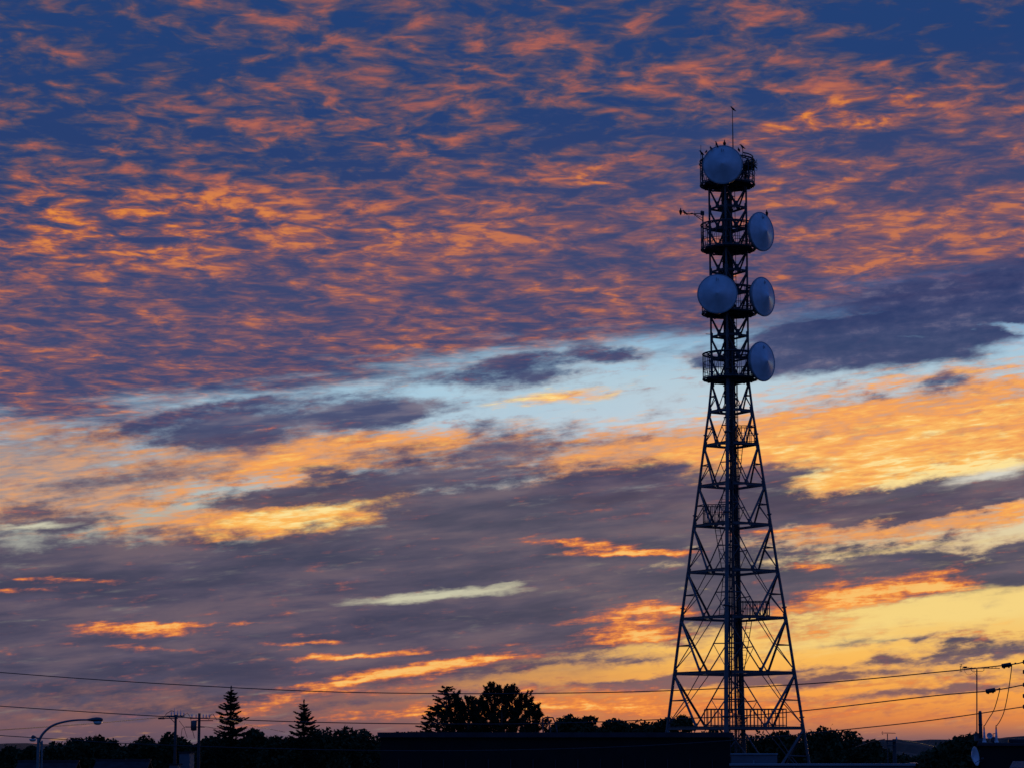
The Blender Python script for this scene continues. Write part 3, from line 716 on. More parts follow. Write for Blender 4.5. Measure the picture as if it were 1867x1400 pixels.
# right-hand dark building with slab, chimney, insulators, dishes
RY = 50.0
rx0, rx1, rz0 = at(1786, 1356, RY).x, at(1990, 1356, RY).x, at(1830, 1356.5, RY).z
rb = thing('dark_building', (rx0, RY, 0), 'dark flat topped building at the right edge under the chimney', 'building')
o_ = rb.location.copy()
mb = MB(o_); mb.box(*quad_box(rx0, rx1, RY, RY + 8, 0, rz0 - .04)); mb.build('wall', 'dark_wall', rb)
mb = MB(o_); mb.box(((rx0 + rx1) / 2, RY + 4, rz0), (rx1 - rx0 + .1, 8.1, .07), 0, .012); mb.build('roof', 'dark_edge', rb)
mb = MB(o_); a, b = at(1821, 1350, RY + 1), at(1860, 1350, RY + 1); mb.box(((a.x + b.x) / 2, RY + 1.4, a.z), (b.x - a.x, .9, .065), 0, .01)
for q in (.15, .85): mb.box((a.x + (b.x - a.x) * q, RY + 1.4, (a.z - .03 + rz0) / 2), (.05, .5, a.z - .03 - rz0))
mb.build('roof_slab', 'dark_edge', rb)
rb.rotation_euler.z = -math.atan2(rx0, RY)
cb = at(1788.5, 1356, RY + .5)
ch = thing('chimney_pipe', (cb.x, RY + .5, rz0 + .035), 'dark round topped chimney pipe beside the aerial mast', 'chimney')
h = at(1788.5, 1295, RY + .5).z - rz0 - .035; w = 3.4 / F * RY
mb = MB(); mb.lathe([(w * 1.05, 0), (w, h * .5), (w * .97, h - .05), (w * .8, h - .012), (w * .3, h)], n=20); mb.build('flue', 'pipe', ch, True)
mb = MB(); mb.lathe([(w * 1.5, 0), (w * 1.5, .05), (w * 1.15, .09)], n=20); mb.lathe([(w * 1.1, h * .55), (w * 1.1, h * .55 + .025)], n=20); mb.build('collar', 'dark_steel', ch)
ins = None
for (px, ptop, lab) in ((1795, 1321, 'pale ribbed insulator cone standing against the chimney pipe'), (1817, 1321, 'pale ribbed insulator cone standing clear right of the small dish')):
    b0 = at(px, 1356, RY + .2); hh = at(px, ptop, RY + .2).z - rz0 - .035
    t_ = thing('insulator_bushing', (b0.x, RY + .2, rz0 + .035), lab, 'insulator', 'cable bushings on the dark building')
    mb = MB(); prof = [(.045, 0), (.045, .03)]; n_ = 9
    for k in range(n_):
        r0 = .040 - .0025 * k; z0_ = .03 + (hh * .72) * k / n_; dz_ = hh * .72 / n_
        prof += [(r0 * .68, z0_ + dz_ * .1), (r0, z0_ + dz_ * .55), (r0 * .66, z0_ + dz_ * .9)]
    mb.lathe(prof, n=16); mb.build('sheds', 'ceramic', t_, True)
    mb = MB(); mb.lathe([(.018, hh * .74), (.014, hh * .84), (.006, hh)], n=10); mb.build('tip', 'dark_steel', t_)
def small_dish(px, py, Y, rx_px, ry_px, yawd, label, base, cat='dish antenna', tilt=.25):
    c = at(px, py, Y); rad = ry_px / F * Y; n_ = Vector((math.sin(R(yawd)), -math.cos(R(yawd)), tilt)).normalized()
    t_ = thing('satellite_dish', c, label, cat)
    mb = MB(); mb.lathe([(.01, 0), (rad * .35, rad * .05), (rad * .7, rad * .17), (rad, rad * .34), (rad * 1.02, rad * .33), (rad * .7, rad * .13), (rad * .3, -.01)], -n_ * rad * .15, n_, 36); mb.build('reflector', 'radome', t_, True)
    mb = MB(); mb.bar(Vector((0, 0, -rad * .7)) + n_ * rad * .1, n_ * rad * .9 + Vector((0, 0, -rad * .35)), rad * .035, 5); mb.lathe([(rad * .08, -.02), (rad * .1, .03)], n_ * rad * .9 + Vector((0, 0, -rad * .35)), n_, 8); mb.build('feed_arm', 'dark_steel', t_)
    mb = MB(); mb.tube([-n_ * rad * .15, -n_ * rad * .4, Vector(base) - c], rad * .07, 6); mb.build('mount', 'dark_steel', t_)
small_dish(1804, 1340.5, RY + .4, 5, 5.3, 8, 'small round dish between the two insulator cones', (at(1804, 1350, RY + .4).x, RY + .5, rz0 + .03), tilt=.1)
small_dish(1776, 1378, RY - .8, 9, 17, 58, 'larger bluish dish fixed to the wall below the chimney', (at(1789, 1388, RY).x, RY + .005, at(1789, 1388, RY).z), tilt=.12)
mb = MB(); b0 = at(1811, 1350, RY + .7); mb.box((0, 0, 0), (.10, .09, .11), 0, .015); mb.bar((.0, 0, 0), (.0, 0, -.07), .02, 6)
mb.tube([(0, 0, .05), (0, 0, .12), (.07, 0, .125)], .009, 6)
tag(mb.build('junction_box', 'dark_steel'), 'little black junction box on the roof right of the small dish', 'junction box').location = (b0.x, RY + .7, rz0 + .105)
mb = MB(); b0 = at(1783, 1345, RY + .6); z_ = at(1783, 1338, RY + .6).z
mb.box((0, 0, (z_ - rz0) / 2), (.10, .12, z_ - rz0 - .07), 0, .012); mb.box((0, 0, z_ - rz0 - .03), (.12, .14, .02))
tag(mb.build('meter_cabinet', 'blue_wall'), 'grey cabinet at the foot of the aerial mast', 'cabinet').location = (b0.x - .02, RY + .6, rz0 + .035)
# pale shed roof in the bottom right corner
c0, c1 = at(1838, 1390, 40), at(1900, 1387, 40)
sh = thing('shed', (c0.x, 39.9, 0), 'shed with a pale sheet roof in the bottom right corner', 'shed'); o_ = sh.location.copy()
zr = at(1850, 1387.5, 40).z
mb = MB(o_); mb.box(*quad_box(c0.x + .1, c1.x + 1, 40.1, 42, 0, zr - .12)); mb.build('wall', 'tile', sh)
mb = MB(o_); mb.add([(c0.x, 39.9, zr - .10), (c1.x + 1.1, 39.9, zr - .10), (c1.x + 1.1, 42.2, zr), (c0.x + .06, 42.2, zr), (c0.x, 39.9, zr - .14), (c1.x + 1.1, 39.9, zr - .14), (c1.x + 1.1, 42.2, zr - .04), (c0.x + .06, 42.2, zr - .04)], [(0, 1, 2, 3), (7, 6, 5, 4), (0, 4, 5, 1), (1, 5, 6, 2), (2, 6, 7, 3), (3, 7, 4, 0)]); mb.build('roof', 'roof_felt', sh)
sh.rotation_euler.z = -math.atan2(c0.x, 40)

# TV aerial on a mast
def aerial(px, ybase, ytop, Y, boom, refl, zb, label, thick, name='tv_aerial', feeder=True):
    b0 = at(px, ybase, Y); t_ = thing(name, (b0.x, Y, zb), label, 'aerial')
    q = lambda x, y, dy=0: at(x, y, Y) - Vector((b0.x, Y, zb)) + Vector((0, dy, 0))
    mb = MB(); mb.bar(Vector((0, 0, 0)), q(px - .5, ytop + 1), thick, 8); mb.build('mast', 'dark_steel', t_)
    mb = MB(); x0, x1, yb = boom; mb.bar(q(x0, yb), q(x1, yb + .6), thick * .6, 6)
    n_ = 9
    for k in range(n_):
        x = x0 + (x1 - x0) * (.16 + .82 * k / n_); l = .11 - .004 * k
        mb.bar(q(x, yb - .6, -l), q(x, yb - .6, l), thick * .28, 5)
    mb.build('boom', 'dark_steel', t_)
    mb = MB(); s_ = refl
    mb.tube([q(x0 - 1 + s_ * .22, yb - s_), q(x0 - 2, yb - s_ * .35), q(x0 - 2, yb + s_ * .35), q(x0 - .5, yb + s_)], thick * .5, 6)
    for k in (-1, -.4, .4, 1): mb.bar(q(x0 - 1, yb + s_ * k, -.15), q(x0 - 1, yb + s_ * k, .15), thick * .35, 5)
    mb.build('reflector', 'dark_steel', t_)
    if feeder:
        mb = MB(); mb.box(q(x0 + 6.5, yb - 1.5), (.075, .05, .03), 0, .006); mb.build('dipole_box', 'cable', t_)
        mb = MB(); mb.tube([q(1771, yb + .6), q(1771, yb + 4.2), q(1773, yb + 6), q(1791, yb + 6), q(1794, yb + 4.5), q(1794, yb + .6)], thick * .45, 6); mb.build('boom_brace', 'dark_steel', t_)
        mb = MB(); mb.tube([q(1757.5, yb), q(1759, yb + 6), q(1762, yb + 11), q(1767, yb + 12.5), q(1772, yb + 10), q(1776, yb + 7.5), q(1780, yb + 14), q(1781, yb + 60)], thick * .25, 5); mb.build('feeder_cable', 'cable', t_)
    return t_
aerial(1781.5, 1352, 1218, RY + .6, (1753, 1823, 1217), 6.5, at(1781, 1338, RY + .6).z - .01, 'tall thin television aerial mast at the right beside the chimney pipe', .013)
aerial(1618.5, 1400, 1336, 150, (1610, 1633, 1335.5), 2.6, 0, 'small distant television aerial beside the far utility pole', .028, feeder=False)

# ------------------------------------------------------------------ small houses at the lower left
def house(x0, x1, ytop, Y, label, wallmat='white_wall', gable=True):
    a, b = at(x0, ytop, Y), at(x1, ytop, Y); zr = a.z; w = b.x - a.x; dep = 7.0; eave = zr - 1.5
    t_ = thing('house', ((a.x + b.x) / 2, Y + dep / 2, 0), label, 'house', 'small houses at the lower left'); o_ = t_.location.copy()
    mb = MB(o_); y0, y1, ym = Y, Y + dep, Y + dep / 2
    vs = [(a.x, y0, 0), (b.x, y0, 0), (b.x, y1, 0), (a.x, y1, 0), (a.x, y0, eave), (b.x, y0, eave), (b.x, y1, eave), (a.x, y1, eave), (a.x, ym, zr - .12), (b.x, ym, zr - .12)]
    mb.add(vs, [(0, 1, 5, 4), (2, 3, 7, 6), (1, 2, 6, 9, 5), (3, 0, 4, 8, 7)]); mb.build('wall', wallmat, t_)
    mb = MB(o_); ov = .3
    for s_, yy in ((-1, y0 - .4), (1, y1 + .4)):
        k = (zr - eave) / (dep / 2) * .4
        p = [(a.x - ov, yy, eave - k), (b.x + ov, yy, eave - k), (b.x + ov, ym, zr), (a.x - ov, ym, zr)]
        p += [(x, y, z - .10) for x, y, z in p]
        mb.add(p, [(0, 1, 2, 3), (7, 6, 5, 4), (0, 4, 5, 1), (1, 5, 6, 2), (2, 6, 7, 3), (3, 7, 4, 0)])
    rf = mb.build('roof', 'tile', t_)
    mb = MB(o_); mb.box(((a.x + b.x) / 2, ym, zr + .02), (w + .7, .3, .12)); mb.build('ridge', 'dark_edge', rf)
    for q in (.25, .7):
        mb = MB(o_); mb.box((a.x + w * q, y0 - .01, eave - 1.2), (1.1, .06, 1.0)); wd = mb.build('window', 'glass', t_)
        mb = MB(o_)
        for dz_ in (.53, -.53): mb.box((a.x + w * q, y0 - .04, eave - 1.2 + dz_), (1.22, .07, .06))
        mb.build('frame', 'white_wall', wd)
    return t_
house(22, 116, 1387.5, 150, 'dark roofed house at the lower left corner behind the street lamp')
house(168, 252, 1385.5, 165, 'dark roofed house between the street lamp and the utility poles')
wb0, wb1 = at(327, 1370, 140), at(346, 1370, 140)
bb = thing('narrow_block', ((wb0.x + wb1.x) / 2, 141, 0), 'narrow bluish block between the two utility poles', 'building'); o_ = bb.location.copy()
mb = MB(o_); mb.box(*quad_box(wb0.x, wb1.x, 140, 142, 0, wb0.z - .06)); mb.build('wall', 'blue_wall', bb)
mb = MB(o_); mb.box(((wb0.x + wb1.x) / 2, 141, wb0.z - .02), (wb1.x - wb0.x + .14, 2.14, .09)); mb.build('roof', 'tile', bb)
lb0, lb1 = at(309, 1392, 138), at(324, 1392, 138)
bb = thing('low_annex', ((lb0.x + lb1.x) / 2, 138.8, 0), 'low pale annex left of the narrow block', 'building'); o_ = bb.location.copy()
mb = MB(o_); mb.box(*quad_box(lb0.x, lb1.x, 138, 139.6, 0, lb0.z - .05)); mb.build('wall', 'white_wall', bb)
mb = MB(o_); mb.box(((lb0.x + lb1.x) / 2, 138.8, lb0.z - .02), (lb1.x - lb0.x + .1, 1.7, .07)); mb.build('roof', 'tile', bb)

# ------------------------------------------------------------------ street lamps
def street_lamp(pts, Y, head, label, r0):
    b0 = at(pts[0][0], pts[0][1], Y); t_ = thing('street_lamp', (b0.x, Y, 0), label, 'street lamp', 'street lamps at the lower left')
    q = lambda x, y: at(x, y, Y) - Vector((b0.x, Y, 0))
    P_ = [Vector((0, 0, 0))] + [q(*p) for p in pts[1:]]
    def cr(p0, p1, p2, p3, t_): return .5 * ((2 * p1) + (p2 - p0) * t_ + (2 * p0 - 5 * p1 + 4 * p2 - p3) * t_ * t_ + (3 * p1 - p0 - 3 * p2 + p3) * t_ ** 3)
    path = []
    E_ = [P_[0]] + P_ + [P_[-1]]
    for k in range(len(P_) - 1):
        for s_ in range(6): path.append(cr(E_[k], E_[k + 1], E_[k + 2], E_[k + 3], s_ / 6))
    path.append(P_[-1])
    mb = MB(); mb.tube(path, [r0 * (1 - .45 * k / len(path)) for k in range(len(path))], 10); mb.build('pole', 'lamp_paint', t_, True)
    if head:
        a, b = q(head[0], head[1]), q(head[2], head[3]); L = (b - a); d = L.normalized(); ln = L.length
        mb = MB(); n = 12; vs = []; fs = []
        prof = [(0, .035, .035), (.12, .05, .05), (.35, .12, .085), (.6, .17, .11), (.82, .16, .10), (.95, .10, .07), (1, .02, .02)]
        for u, w_, h_ in prof:
            for k in range(n):
                th = 2 * math.pi * k / n; vs.append(a + d * ln * u + Vector((0, math.cos(th) * w_, math.sin(th) * h_ * (1.0 if math.sin(th) > 0 else .55))))
        for i in range(len(prof) - 1):
            for k in range(n): fs.append((i * n + k, i * n + (k + 1) % n, (i + 1) * n + (k + 1) % n, (i + 1) * n + k))
        fs += [tuple(range(n - 1, -1, -1)), tuple((len(prof) - 1) * n + k for k in range(n))]
        mb.add(vs, fs); mb.build('lamp_head', 'lamp_head', t_, True)
        mb = MB(); c_ = a + d * ln * .68 + Vector((0, 0, -.05)); mb.lathe([(.16, 0), (.15, -.06), (.11, -.105), (.05, -.125)], c_, (0, 0, 1), 20); mb.build('lens', 'lens', t_, True)
    return t_
street_lamp([(70.5, 1400), (69.5, 1372), (71, 1352), (79, 1336), (96, 1322), (118, 1315), (140, 1312), (160, 1311.5)], 90, (157, 1312, 188, 1312), 'tall curved arm street lamp at the lower left reaching right', .058)
street_lamp([(76.5, 1400), (76.5, 1372), (75, 1357), (70, 1347), (63, 1343)], 108, (66, 1343.5, 57, 1344), 'shorter slim street lamp just behind the tall curved one', .045)

# ------------------------------------------------------------------ utility poles
def pole(px, ytop, Y, label, kind, r0=.12):
    b0 = at(px, ytop, Y); t_ = thing('utility_pole', (b0.x, Y, 0), label, 'utility pole', 'utility poles')
    mb = MB(); mb.tube([(0, 0, 0), (0, 0, b0.z)], [r0 * 1.25, r0 * .85], 12); mb.build('pole', 'concrete', t_, True)
    return t_, b0.z
U = 1 / F * 200
t_, zt = pole(320.5, 1302, 200, 'left utility pole with a spiky crossarm top at the lower left', 'a')
mb = MB(); mb.box((0, -.14, zt - .12), (1.5, .1, .1)); mb.box((-.45, -.14, zt - .30), (1.3, .08, .08)); mb.bar((-.6, -.14, zt - .12), (0, -.14, zt - .7), .03, 5); mb.build('crossarm', 'dark_steel', t_)
for x, h in ((-.35, .4), (-.1, .62), (.16, .45), (.42, .5), (.68, .22)):
    mb = MB(); mb.lathe([(.035, 0), (.05, .06), (.03, .1), (.06, .16), (.03, .2), (.012, h)], (x, -.14, zt - .07), (0, 0, 1), 8); mb.build('insulator', 'ceramic', t_)
mb = MB(); mb.tube([(-1.0, -.14, zt - .28), (-.72, -.14, zt + .1), (-.35, -.14, zt + .32), (-.12, -.14, zt + .25)], .025, 6); mb.tube([(.65, -.14, zt - .1), (.95, -.14, zt + .15), (1.25, -.2, zt - .25), (1.4, -.2, zt - 1.2), (1.6, -.2, zt - 1.9)], .022, 6); mb.tube([(.3, -.14, zt - .5), (.7, -.14, zt - 1.0), (1.0, -.14, zt - 1.9)], .02, 6); mb.build('jumper_cable', 'cable', t_)
mb = MB(); mb.box((-1.15, -.14, zt - .32), (.55, .16, .12), 0, .03); mb.build('cable_clamp', 'cable', t_)
t_, zt = pole(363.5, 1299.5, 205, 'right utility pole with a grey transformer can at the lower left', 'b', .13)
mb = MB(); mb.box((-.0, -.16, zt - .42), (1.5, .1, .1)); mb.box((.45, -.16, zt - .62), (1.5, .08, .08)); mb.box((-.3, -.16, zt - 1.15), (1.6, .08, .07)); mb.build('crossarm', 'dark_steel', t_)
mb = MB(); mb.lathe([(.02, -.42), (.24, -.38), (.26, 0), (.26, .35), (.2, .42), (.06, .46)], (-.42, -.2, zt - 1.05), (0, 0, 1), 18); mb.build('transformer', 'pipe', t_, True)
for x in (-.6, -.25, .35, .6, .85):
    mb = MB(); mb.lathe([(.035, 0), (.05, .06), (.03, .1), (.055, .16), (.015, .3)], (x, -.16, zt - .37), (0, 0, 1), 8); mb.build('insulator', 'ceramic', t_)
mb = MB(); mb.tube([(.8, -.16, zt - .55), (1.0, -.16, zt - .1), (1.15, -.16, zt - .05), (1.5, -.16, zt - .55)], .024, 6); mb.tube([(-1.05, -.16, zt - 1.1), (-1.4, -.2, zt - 1.3), (-1.5, -.2, zt - 2.2)], .02, 6); mb.tube([(.1, -.16, zt - 1.1), (.8, -.16, zt - 1.15), (1.5, -.16, zt - 1.3), (2.4, -.16, zt - 1.25)], .02, 6); mb.build('jumper_cable', 'cable', t_)
t_, zt = pole(1630.5, 1346.5, 155, 'distant utility pole with a short crossarm right of the tower', 'c', .14)
mb = MB(); mb.box((-.22, -.16, zt - .12), (.62, .1, .12)); mb.box((-.22, -.16, zt - .42), (.62, .08, .08)); mb.box((-.48, -.16, zt - .26), (.12, .1, .4)); mb.build('crossarm', 'dark_steel', t_)
mb = MB(); mb.lathe([(.04, 0), (.06, .08), (.03, .2)], (.12, -.16, zt - .05), (0, 0, 1), 8); mb.build('insulator', 'ceramic', t_)
t_, zt = pole(1877, 1190, 46, 'near utility pole at the right edge where the wires end', 'd', .07)
for y_ in (1206, 1224, 1247.5, 1268, 1287.5):
    p = at(1866.5, y_, 46) - Vector((t_.location.x, 46, 0)); mb = MB(); mb.lathe([(.012, -.04), (.019, -.02), (.019, .02), (.012, .04)], p, (0, 0, 1), 12); mb.bar(p, (0, 0, p.z), .012, 6); mb.build('insulator', 'cable', t_)

# ------------------------------------------------------------------ overhead wires
def wire(pts, r, label, group='overhead wires', name='overhead_wire', sub=5):
    P_ = [at(x, y, Y) for x, y, Y in pts]; E_ = [P_[0] * 2 - P_[1]] + P_ + [P_[-1] * 2 - P_[-2]]; path = []
    for k in range(len(P_) - 1):
        for s_ in range(sub):
            u = s_ / sub; p0, p1, p2, p3 = E_[k:k + 4]
            path.append(.5 * ((2 * p1) + (p2 - p0) * u + (2 * p0 - 5 * p1 + 4 * p2 - p3) * u * u + (3 * p1 - p0 - 3 * p2 + p3) * u ** 3))
    path.append(P_[-1]); c = path[0].copy(); mb = MB(c); mb.tube(path, r, 6)
    o = mb.build(name, 'cable'); return tag(o, label, 'wire', group)
def span(pts, Y0, Y1):
    x0, x1 = pts[0][0], pts[-1][0]
    return [(x, y, 1 / (1 / Y0 + (1 / Y1 - 1 / Y0) * (x - x0) / (x1 - x0))) for x, y in pts]
wire(span([(-120, 1213), (0, 1225), (250, 1243), (560, 1259), (800, 1263.5), (1000, 1263), (1215, 1258.5), (1485, 1245), (1700, 1225.5), (1836, 1211.5), (1868, 1206)], 62, 46), .0105, 'highest overhead wire crossing the whole sky from left to right')
wire(span([(-120, 1277), (0, 1286.5), (300, 1305.5), (560, 1315.5), (800, 1319), (1000, 1318), (1285, 1307.5), (1450, 1296.5), (1700, 1268), (1806, 1258.5), (1868, 1247.5)], 62, 46), .0105, 'middle overhead wire passing low behind the spruces and the tower')
wire(span([(-120, 1332), (0, 1340), (110, 1347), (240, 1355), (500, 1364), (800, 1368), (1100, 1362), (1350, 1348), (1535, 1330), (1700, 1312), (1868, 1287.5)], 62, 46), .0095, 'lowest overhead wire dipping behind the dark roof line')
wire(span([(-120, 1337), (0, 1330), (160, 1319), (240, 1312), (307, 1306)], 120, 200), .022, 'faint wire rising from the left edge to the left utility pole')
wire(span([(330, 1306), (345, 1308.5), (362, 1308)], 200, 205), .03, 'short wire between the two utility poles')
wire(span([(375, 1306), (410, 1310), (455, 1321), (490, 1328), (520, 1334)], 205, 290), .024, 'thin wire falling from the right utility pole past the tall spruce')
wire(span([(1560, 1361), (1590, 1351.5), (1613, 1347)], 175, 155), .03, 'thin wire left of the distant utility pole')
wire(span([(1634, 1347), (1662, 1351.5), (1705, 1360)], 155, 175), .03, 'thin wire right of the distant utility pole')
for (pts, lab, nm) in (([(1845, 1210), (1843, 1228), (1838, 1262), (1831, 1295), (1824, 1312), (1817.3, 1322)], 'drop wire from the higher cable sleeve to the free standing insulator', 'drop_wire'), ([(1823, 1256), (1819, 1272), (1812, 1294), (1803, 1309), (1795.3, 1322)], 'drop wire from the lower cable sleeve to the insulator by the chimney', 'drop_wire')):
    wire([(x, y, 46.3 + (RY + .2 - 46.3) * i / (len(pts) - 1)) for i, (x, y) in enumerate(pts)], .0085, lab, 'drop wires at the right', nm)
for (x0, y0, x1, y1, lab) in ((1826.5, 1213.4, 1843.5, 1210.6, 'black box shaped cable sleeve on the highest wire'), (1797.5, 1259.8, 1814.5, 1256.8, 'black box shaped cable sleeve on the middle wire')):
    a, b = at(x0, y0, 46.3), at(x1, y1, 46.3); c = (a + b) / 2; d = (b - a).normalized(); t_ = thing('cable_sleeve', c, lab, 'cable sleeve', 'cable sleeves'); L = (b - a).length / 2
    mb = MB(); mb.tube([-d * L, -d * L * .92, d * L * .92, d * L], [.036, .042, .042, .036], 8); mb.build('body', 'cable', t_)
    mb = MB()
    for q in (-.5, .5): mb.box(d * L * q + Vector((0, 0, -.042)), (.03, .03, .03))
    mb.bar(d * L, d * L * 1.7, .012, 6); mb.tube([d * L * 1.7, d * L * 1.85 + Vector((0, 0, .015)), d * L * 2.1 + Vector((0, 0, .01))], .011, 6); mb.build('clamp', 'cable', t_)

# ------------------------------------------------------------------ trees
import numpy as np
def leaves(cen, size, rg, flat=1.0, stretch=1.6):               # one small quad per point
    n = len(cen); u = rg.normal(size=(n, 3)); u[:, 2] *= flat; u /= np.linalg.norm(u, axis=1)[:, None]
    w = rg.normal(size=(n, 3)); w -= u * (w * u).sum(1)[:, None]; w /= np.linalg.norm(w, axis=1)[:, None]
    s = size * rg.uniform(.55, 1.25, size=(n, 1))
    a, b = u * s * stretch / 2, w * s / 2
    v = np.stack([cen - a, cen + b * .9, cen + a, cen - b * .9], 1).reshape(-1, 3)
    return v
def leaf_mesh(name, v, mat, parent):
    me = bpy.data.meshes.new(name); n = len(v)
    me.vertices.add(n); me.vertices.foreach_set('co', v.astype(np.float32).ravel())
    me.loops.add(n); me.loops.foreach_set('vertex_index', np.arange(n, dtype=np.int32))
    me.polygons.add(n // 4); me.polygons.foreach_set('loop_start', np.arange(0, n, 4, dtype=np.int32)); me.polygons.foreach_set('loop_total', np.full(n // 4, 4, dtype=np.int32))
    me.materials.append(M[mat]); me.update(calc_edges=True)
    o = bpy.data.objects.new(name, me); scene.collection.objects.link(o); o.parent = parent; return o
def limbs(t_, h, r, spread, rg, n=6):
    mb = MB(); mb.tube([(0, 0, 0), (.1, .05, h * .35), (-.05, .1, h * .7)], [r, r * .75, r * .35], 8)
    for k in range(n):
        a = rg.uniform(0, 6.28); z = h * rg.uniform(.25, .6); l = spread * rg.uniform(.5, .85)
        mb.tube([(0, 0, z), (math.cos(a) * l * .5, math.sin(a) * l * .5, z + h * .12), (math.cos(a) * l, math.sin(a) * l, z + h * .26)], [r * .4, r * .25, r * .08], 6)
    mb.build('trunk', 'bark', t_)
def broadleaf(px, ytop, hw, Y, label, seed, group='broadleaf trees along the skyline', n=6400, leaf=None, hang=.9, round_=.5):
    rg = np.random.default_rng(seed); top = at(px, ytop, Y); rx = hw / F * Y; H = top.z
    leaf = leaf or .0010 * Y
    t_ = thing('broadleaf_tree', (top.x, Y, 0), label, 'tree', group)
    limbs(t_, H, .02 * H + .08, rx * .8, rg)
    ry = min(rx, 5.5); cz = H * round_; rz = H - cz
    nl = int(36 + rx * 6); th = rg.uniform(0, 2 * np.pi, nl); ph = np.arcsin(rg.uniform(-.2, 1, nl)); sh = rg.uniform(.55, .92, nl)
    lob = np.stack([np.cos(th) * np.cos(ph) * rx * sh, np.sin(th) * np.cos(ph) * ry * sh, cz + np.sin(ph) * rz * sh], 1)
    lr = rg.uniform(.14, .26, nl) * (rx + rz) * .5 + .25
    lr[0] = min(rx, rz) * .45; lob[0] = (0, 0, H - lr[0] * .86)
    out = []
    per = max(60, n // nl)
    for c_, r_ in zip(lob, lr):
        d = rg.normal(size=(per, 3)); d /= np.linalg.norm(d, axis=1)[:, None]; d *= (rg.uniform(.35, 1.05, size=(per, 1))) ** .6 * r_
        d[:, 2] *= .82; out.append(c_ + d)
    c_ = np.concatenate(out); c_ = c_[c_[:, 2] > .4]
    twig = rg.random(len(c_)) < .05
    c_[twig] += rg.normal(size=(twig.sum(), 3)) * leaf * .7
    # dense inner mass so that the crown closes towards its middle
    m = rg.normal(size=(n // 2, 3)); m /= np.linalg.norm(m, axis=1)[:, None]; m *= rg.uniform(.1, .78, size=(n // 2, 1))
    inner = np.stack([m[:, 0] * rx, m[:, 1] * ry, cz * .8 + m[:, 2] * rz * .95], 1); inner = inner[inner[:, 2] > .3]
    v = np.concatenate([leaves(c_, leaf * 1.25, rg), leaves(inner, leaf * 4.2, rg)])
    leaf_mesh('crown', v, 'leaf', t_); return t_
BL = [(28, 1366, 42, 330, 'small rounded tree at the far left edge left of the street lamp'), (58, 1360.5, 22, 310, 'narrow tree just behind the street lamp poles'), (120, 1350, 48, 320, 'rounded tree right behind the street lamp arm'), (165, 1341.5, 50, 325, 'highest rounded crown between the street lamp and the poles'), (204, 1347, 32, 318, 'rounded crown right of the highest one before the gap of sky'),
      (268, 1349, 46, 300, 'broad tree left of the left utility pole'), (317, 1337.5, 48, 310, 'crown directly behind the left utility pole'), (374, 1346, 34, 305, 'low crown behind the right utility pole'), (402, 1337, 40, 295, 'crown at the left foot of the tall spruce'), (463, 1332.5, 38, 300, 'crown at the right foot of the tall spruce'),
      (512, 1344, 40, 290, 'low crown at the left foot of the short spruce'), (578, 1327.5, 56, 300, 'crown under and right of the short spruce'), (632, 1329.5, 46, 305, 'broad crown halfway from the short spruce to the hall'), (668, 1336, 44, 310, 'crown against the left end of the black hall'),
      (1042, 1307, 46, 330, 'bushy crown above the hall right of the guard rail'), (1068, 1307.5, 36, 335, 'second bushy crown above the hall right of the guard rail'), (1118, 1310.5, 44, 325, 'ragged low crown above the hall midway to the tower'), (1166, 1312, 44, 330, 'crown above the hall nearest left of the tower leg'), (1212, 1309, 40, 328, 'crown directly behind the left tower leg'),
      (1290, 1331, 60, 335, 'low crown under the railed base landing of the tower'), (1380, 1331.5, 56, 325, 'crown behind the right half of the tower base'), (1425, 1336, 40, 330, 'low crown just left of the right tower leg'), (1478, 1330, 50, 320, 'left shoulder of the big dome shaped tree mass right of the tower'), (1516, 1325.5, 62, 315, 'highest big dome shaped tree right of the tower'), (1566, 1344, 52, 312, 'lower tree at the right end of the dome shaped mass'),
      (1640, 1374, 60, 260, 'low dark bush below the distant utility pole'), (1690, 1377, 40, 250, 'low dark bush left of the dark roof trees')]
for i, (px, yt, hw, Y, lab) in enumerate(BL): broadleaf(px, yt - 2, hw * 1.12, Y, lab, 100 + i)
for i, (px, yt, hw, Y, lab) in enumerate([(1729, 1352.5, 26, 62, 'leafy tree top in front of the hills left of the chimney'), (1757, 1350, 22, 60, 'leafy tree top touching the foot of the aerial mast'), (1772, 1346, 12, 60.5, 'thin upright shoot of leaves beside the cabinet'), (1708, 1374, 26, 64, 'dark low leaves at the left of the roof side trees')]):
    broadleaf(px, yt, hw, Y, lab, 300 + i, 'leafy tops beside the dark building', 3600, .085, round_=.9)
# loose overhanging branch by the left tower leg
broadleaf(1243, 1305.5, 20, 300, 'sparse overhanging tree between the left tower leg and the landing', 401, 'broadleaf trees along the skyline', 900, .26, round_=.88)
for k, (px, yt) in enumerate(((727, 1331.5), (753, 1330.5), (768, 1331))):
    rg = np.random.default_rng(500 + k); b0 = at(px, yt, 134); t_ = thing('shrub', (b0.x, 134, 0), ('small leaf tuft poking over the left part of the hall roof', 'leaf tuft poking over the hall roof just left of the pines', 'leaf tuft over the hall roof touching the left pine')[k], 'shrub', 'leaf tufts over the hall roof')
    mb = MB(); mb.tube([(0, 0, 0), (.05, 0, b0.z - .15)], [.07, .02], 6); mb.build('stem', 'bark', t_)
    c_ = np.stack([rg.normal(0, .18, 260), rg.normal(0, .18, 260), b0.z - .22 - np.abs(rg.normal(0, .28, 260)) + .12], 1); c_[:, 2] = np.minimum(c_[:, 2], b0.z); leaf_mesh('crown', leaves(c_, .13, rg, .5, 2.2), 'leaf', t_)

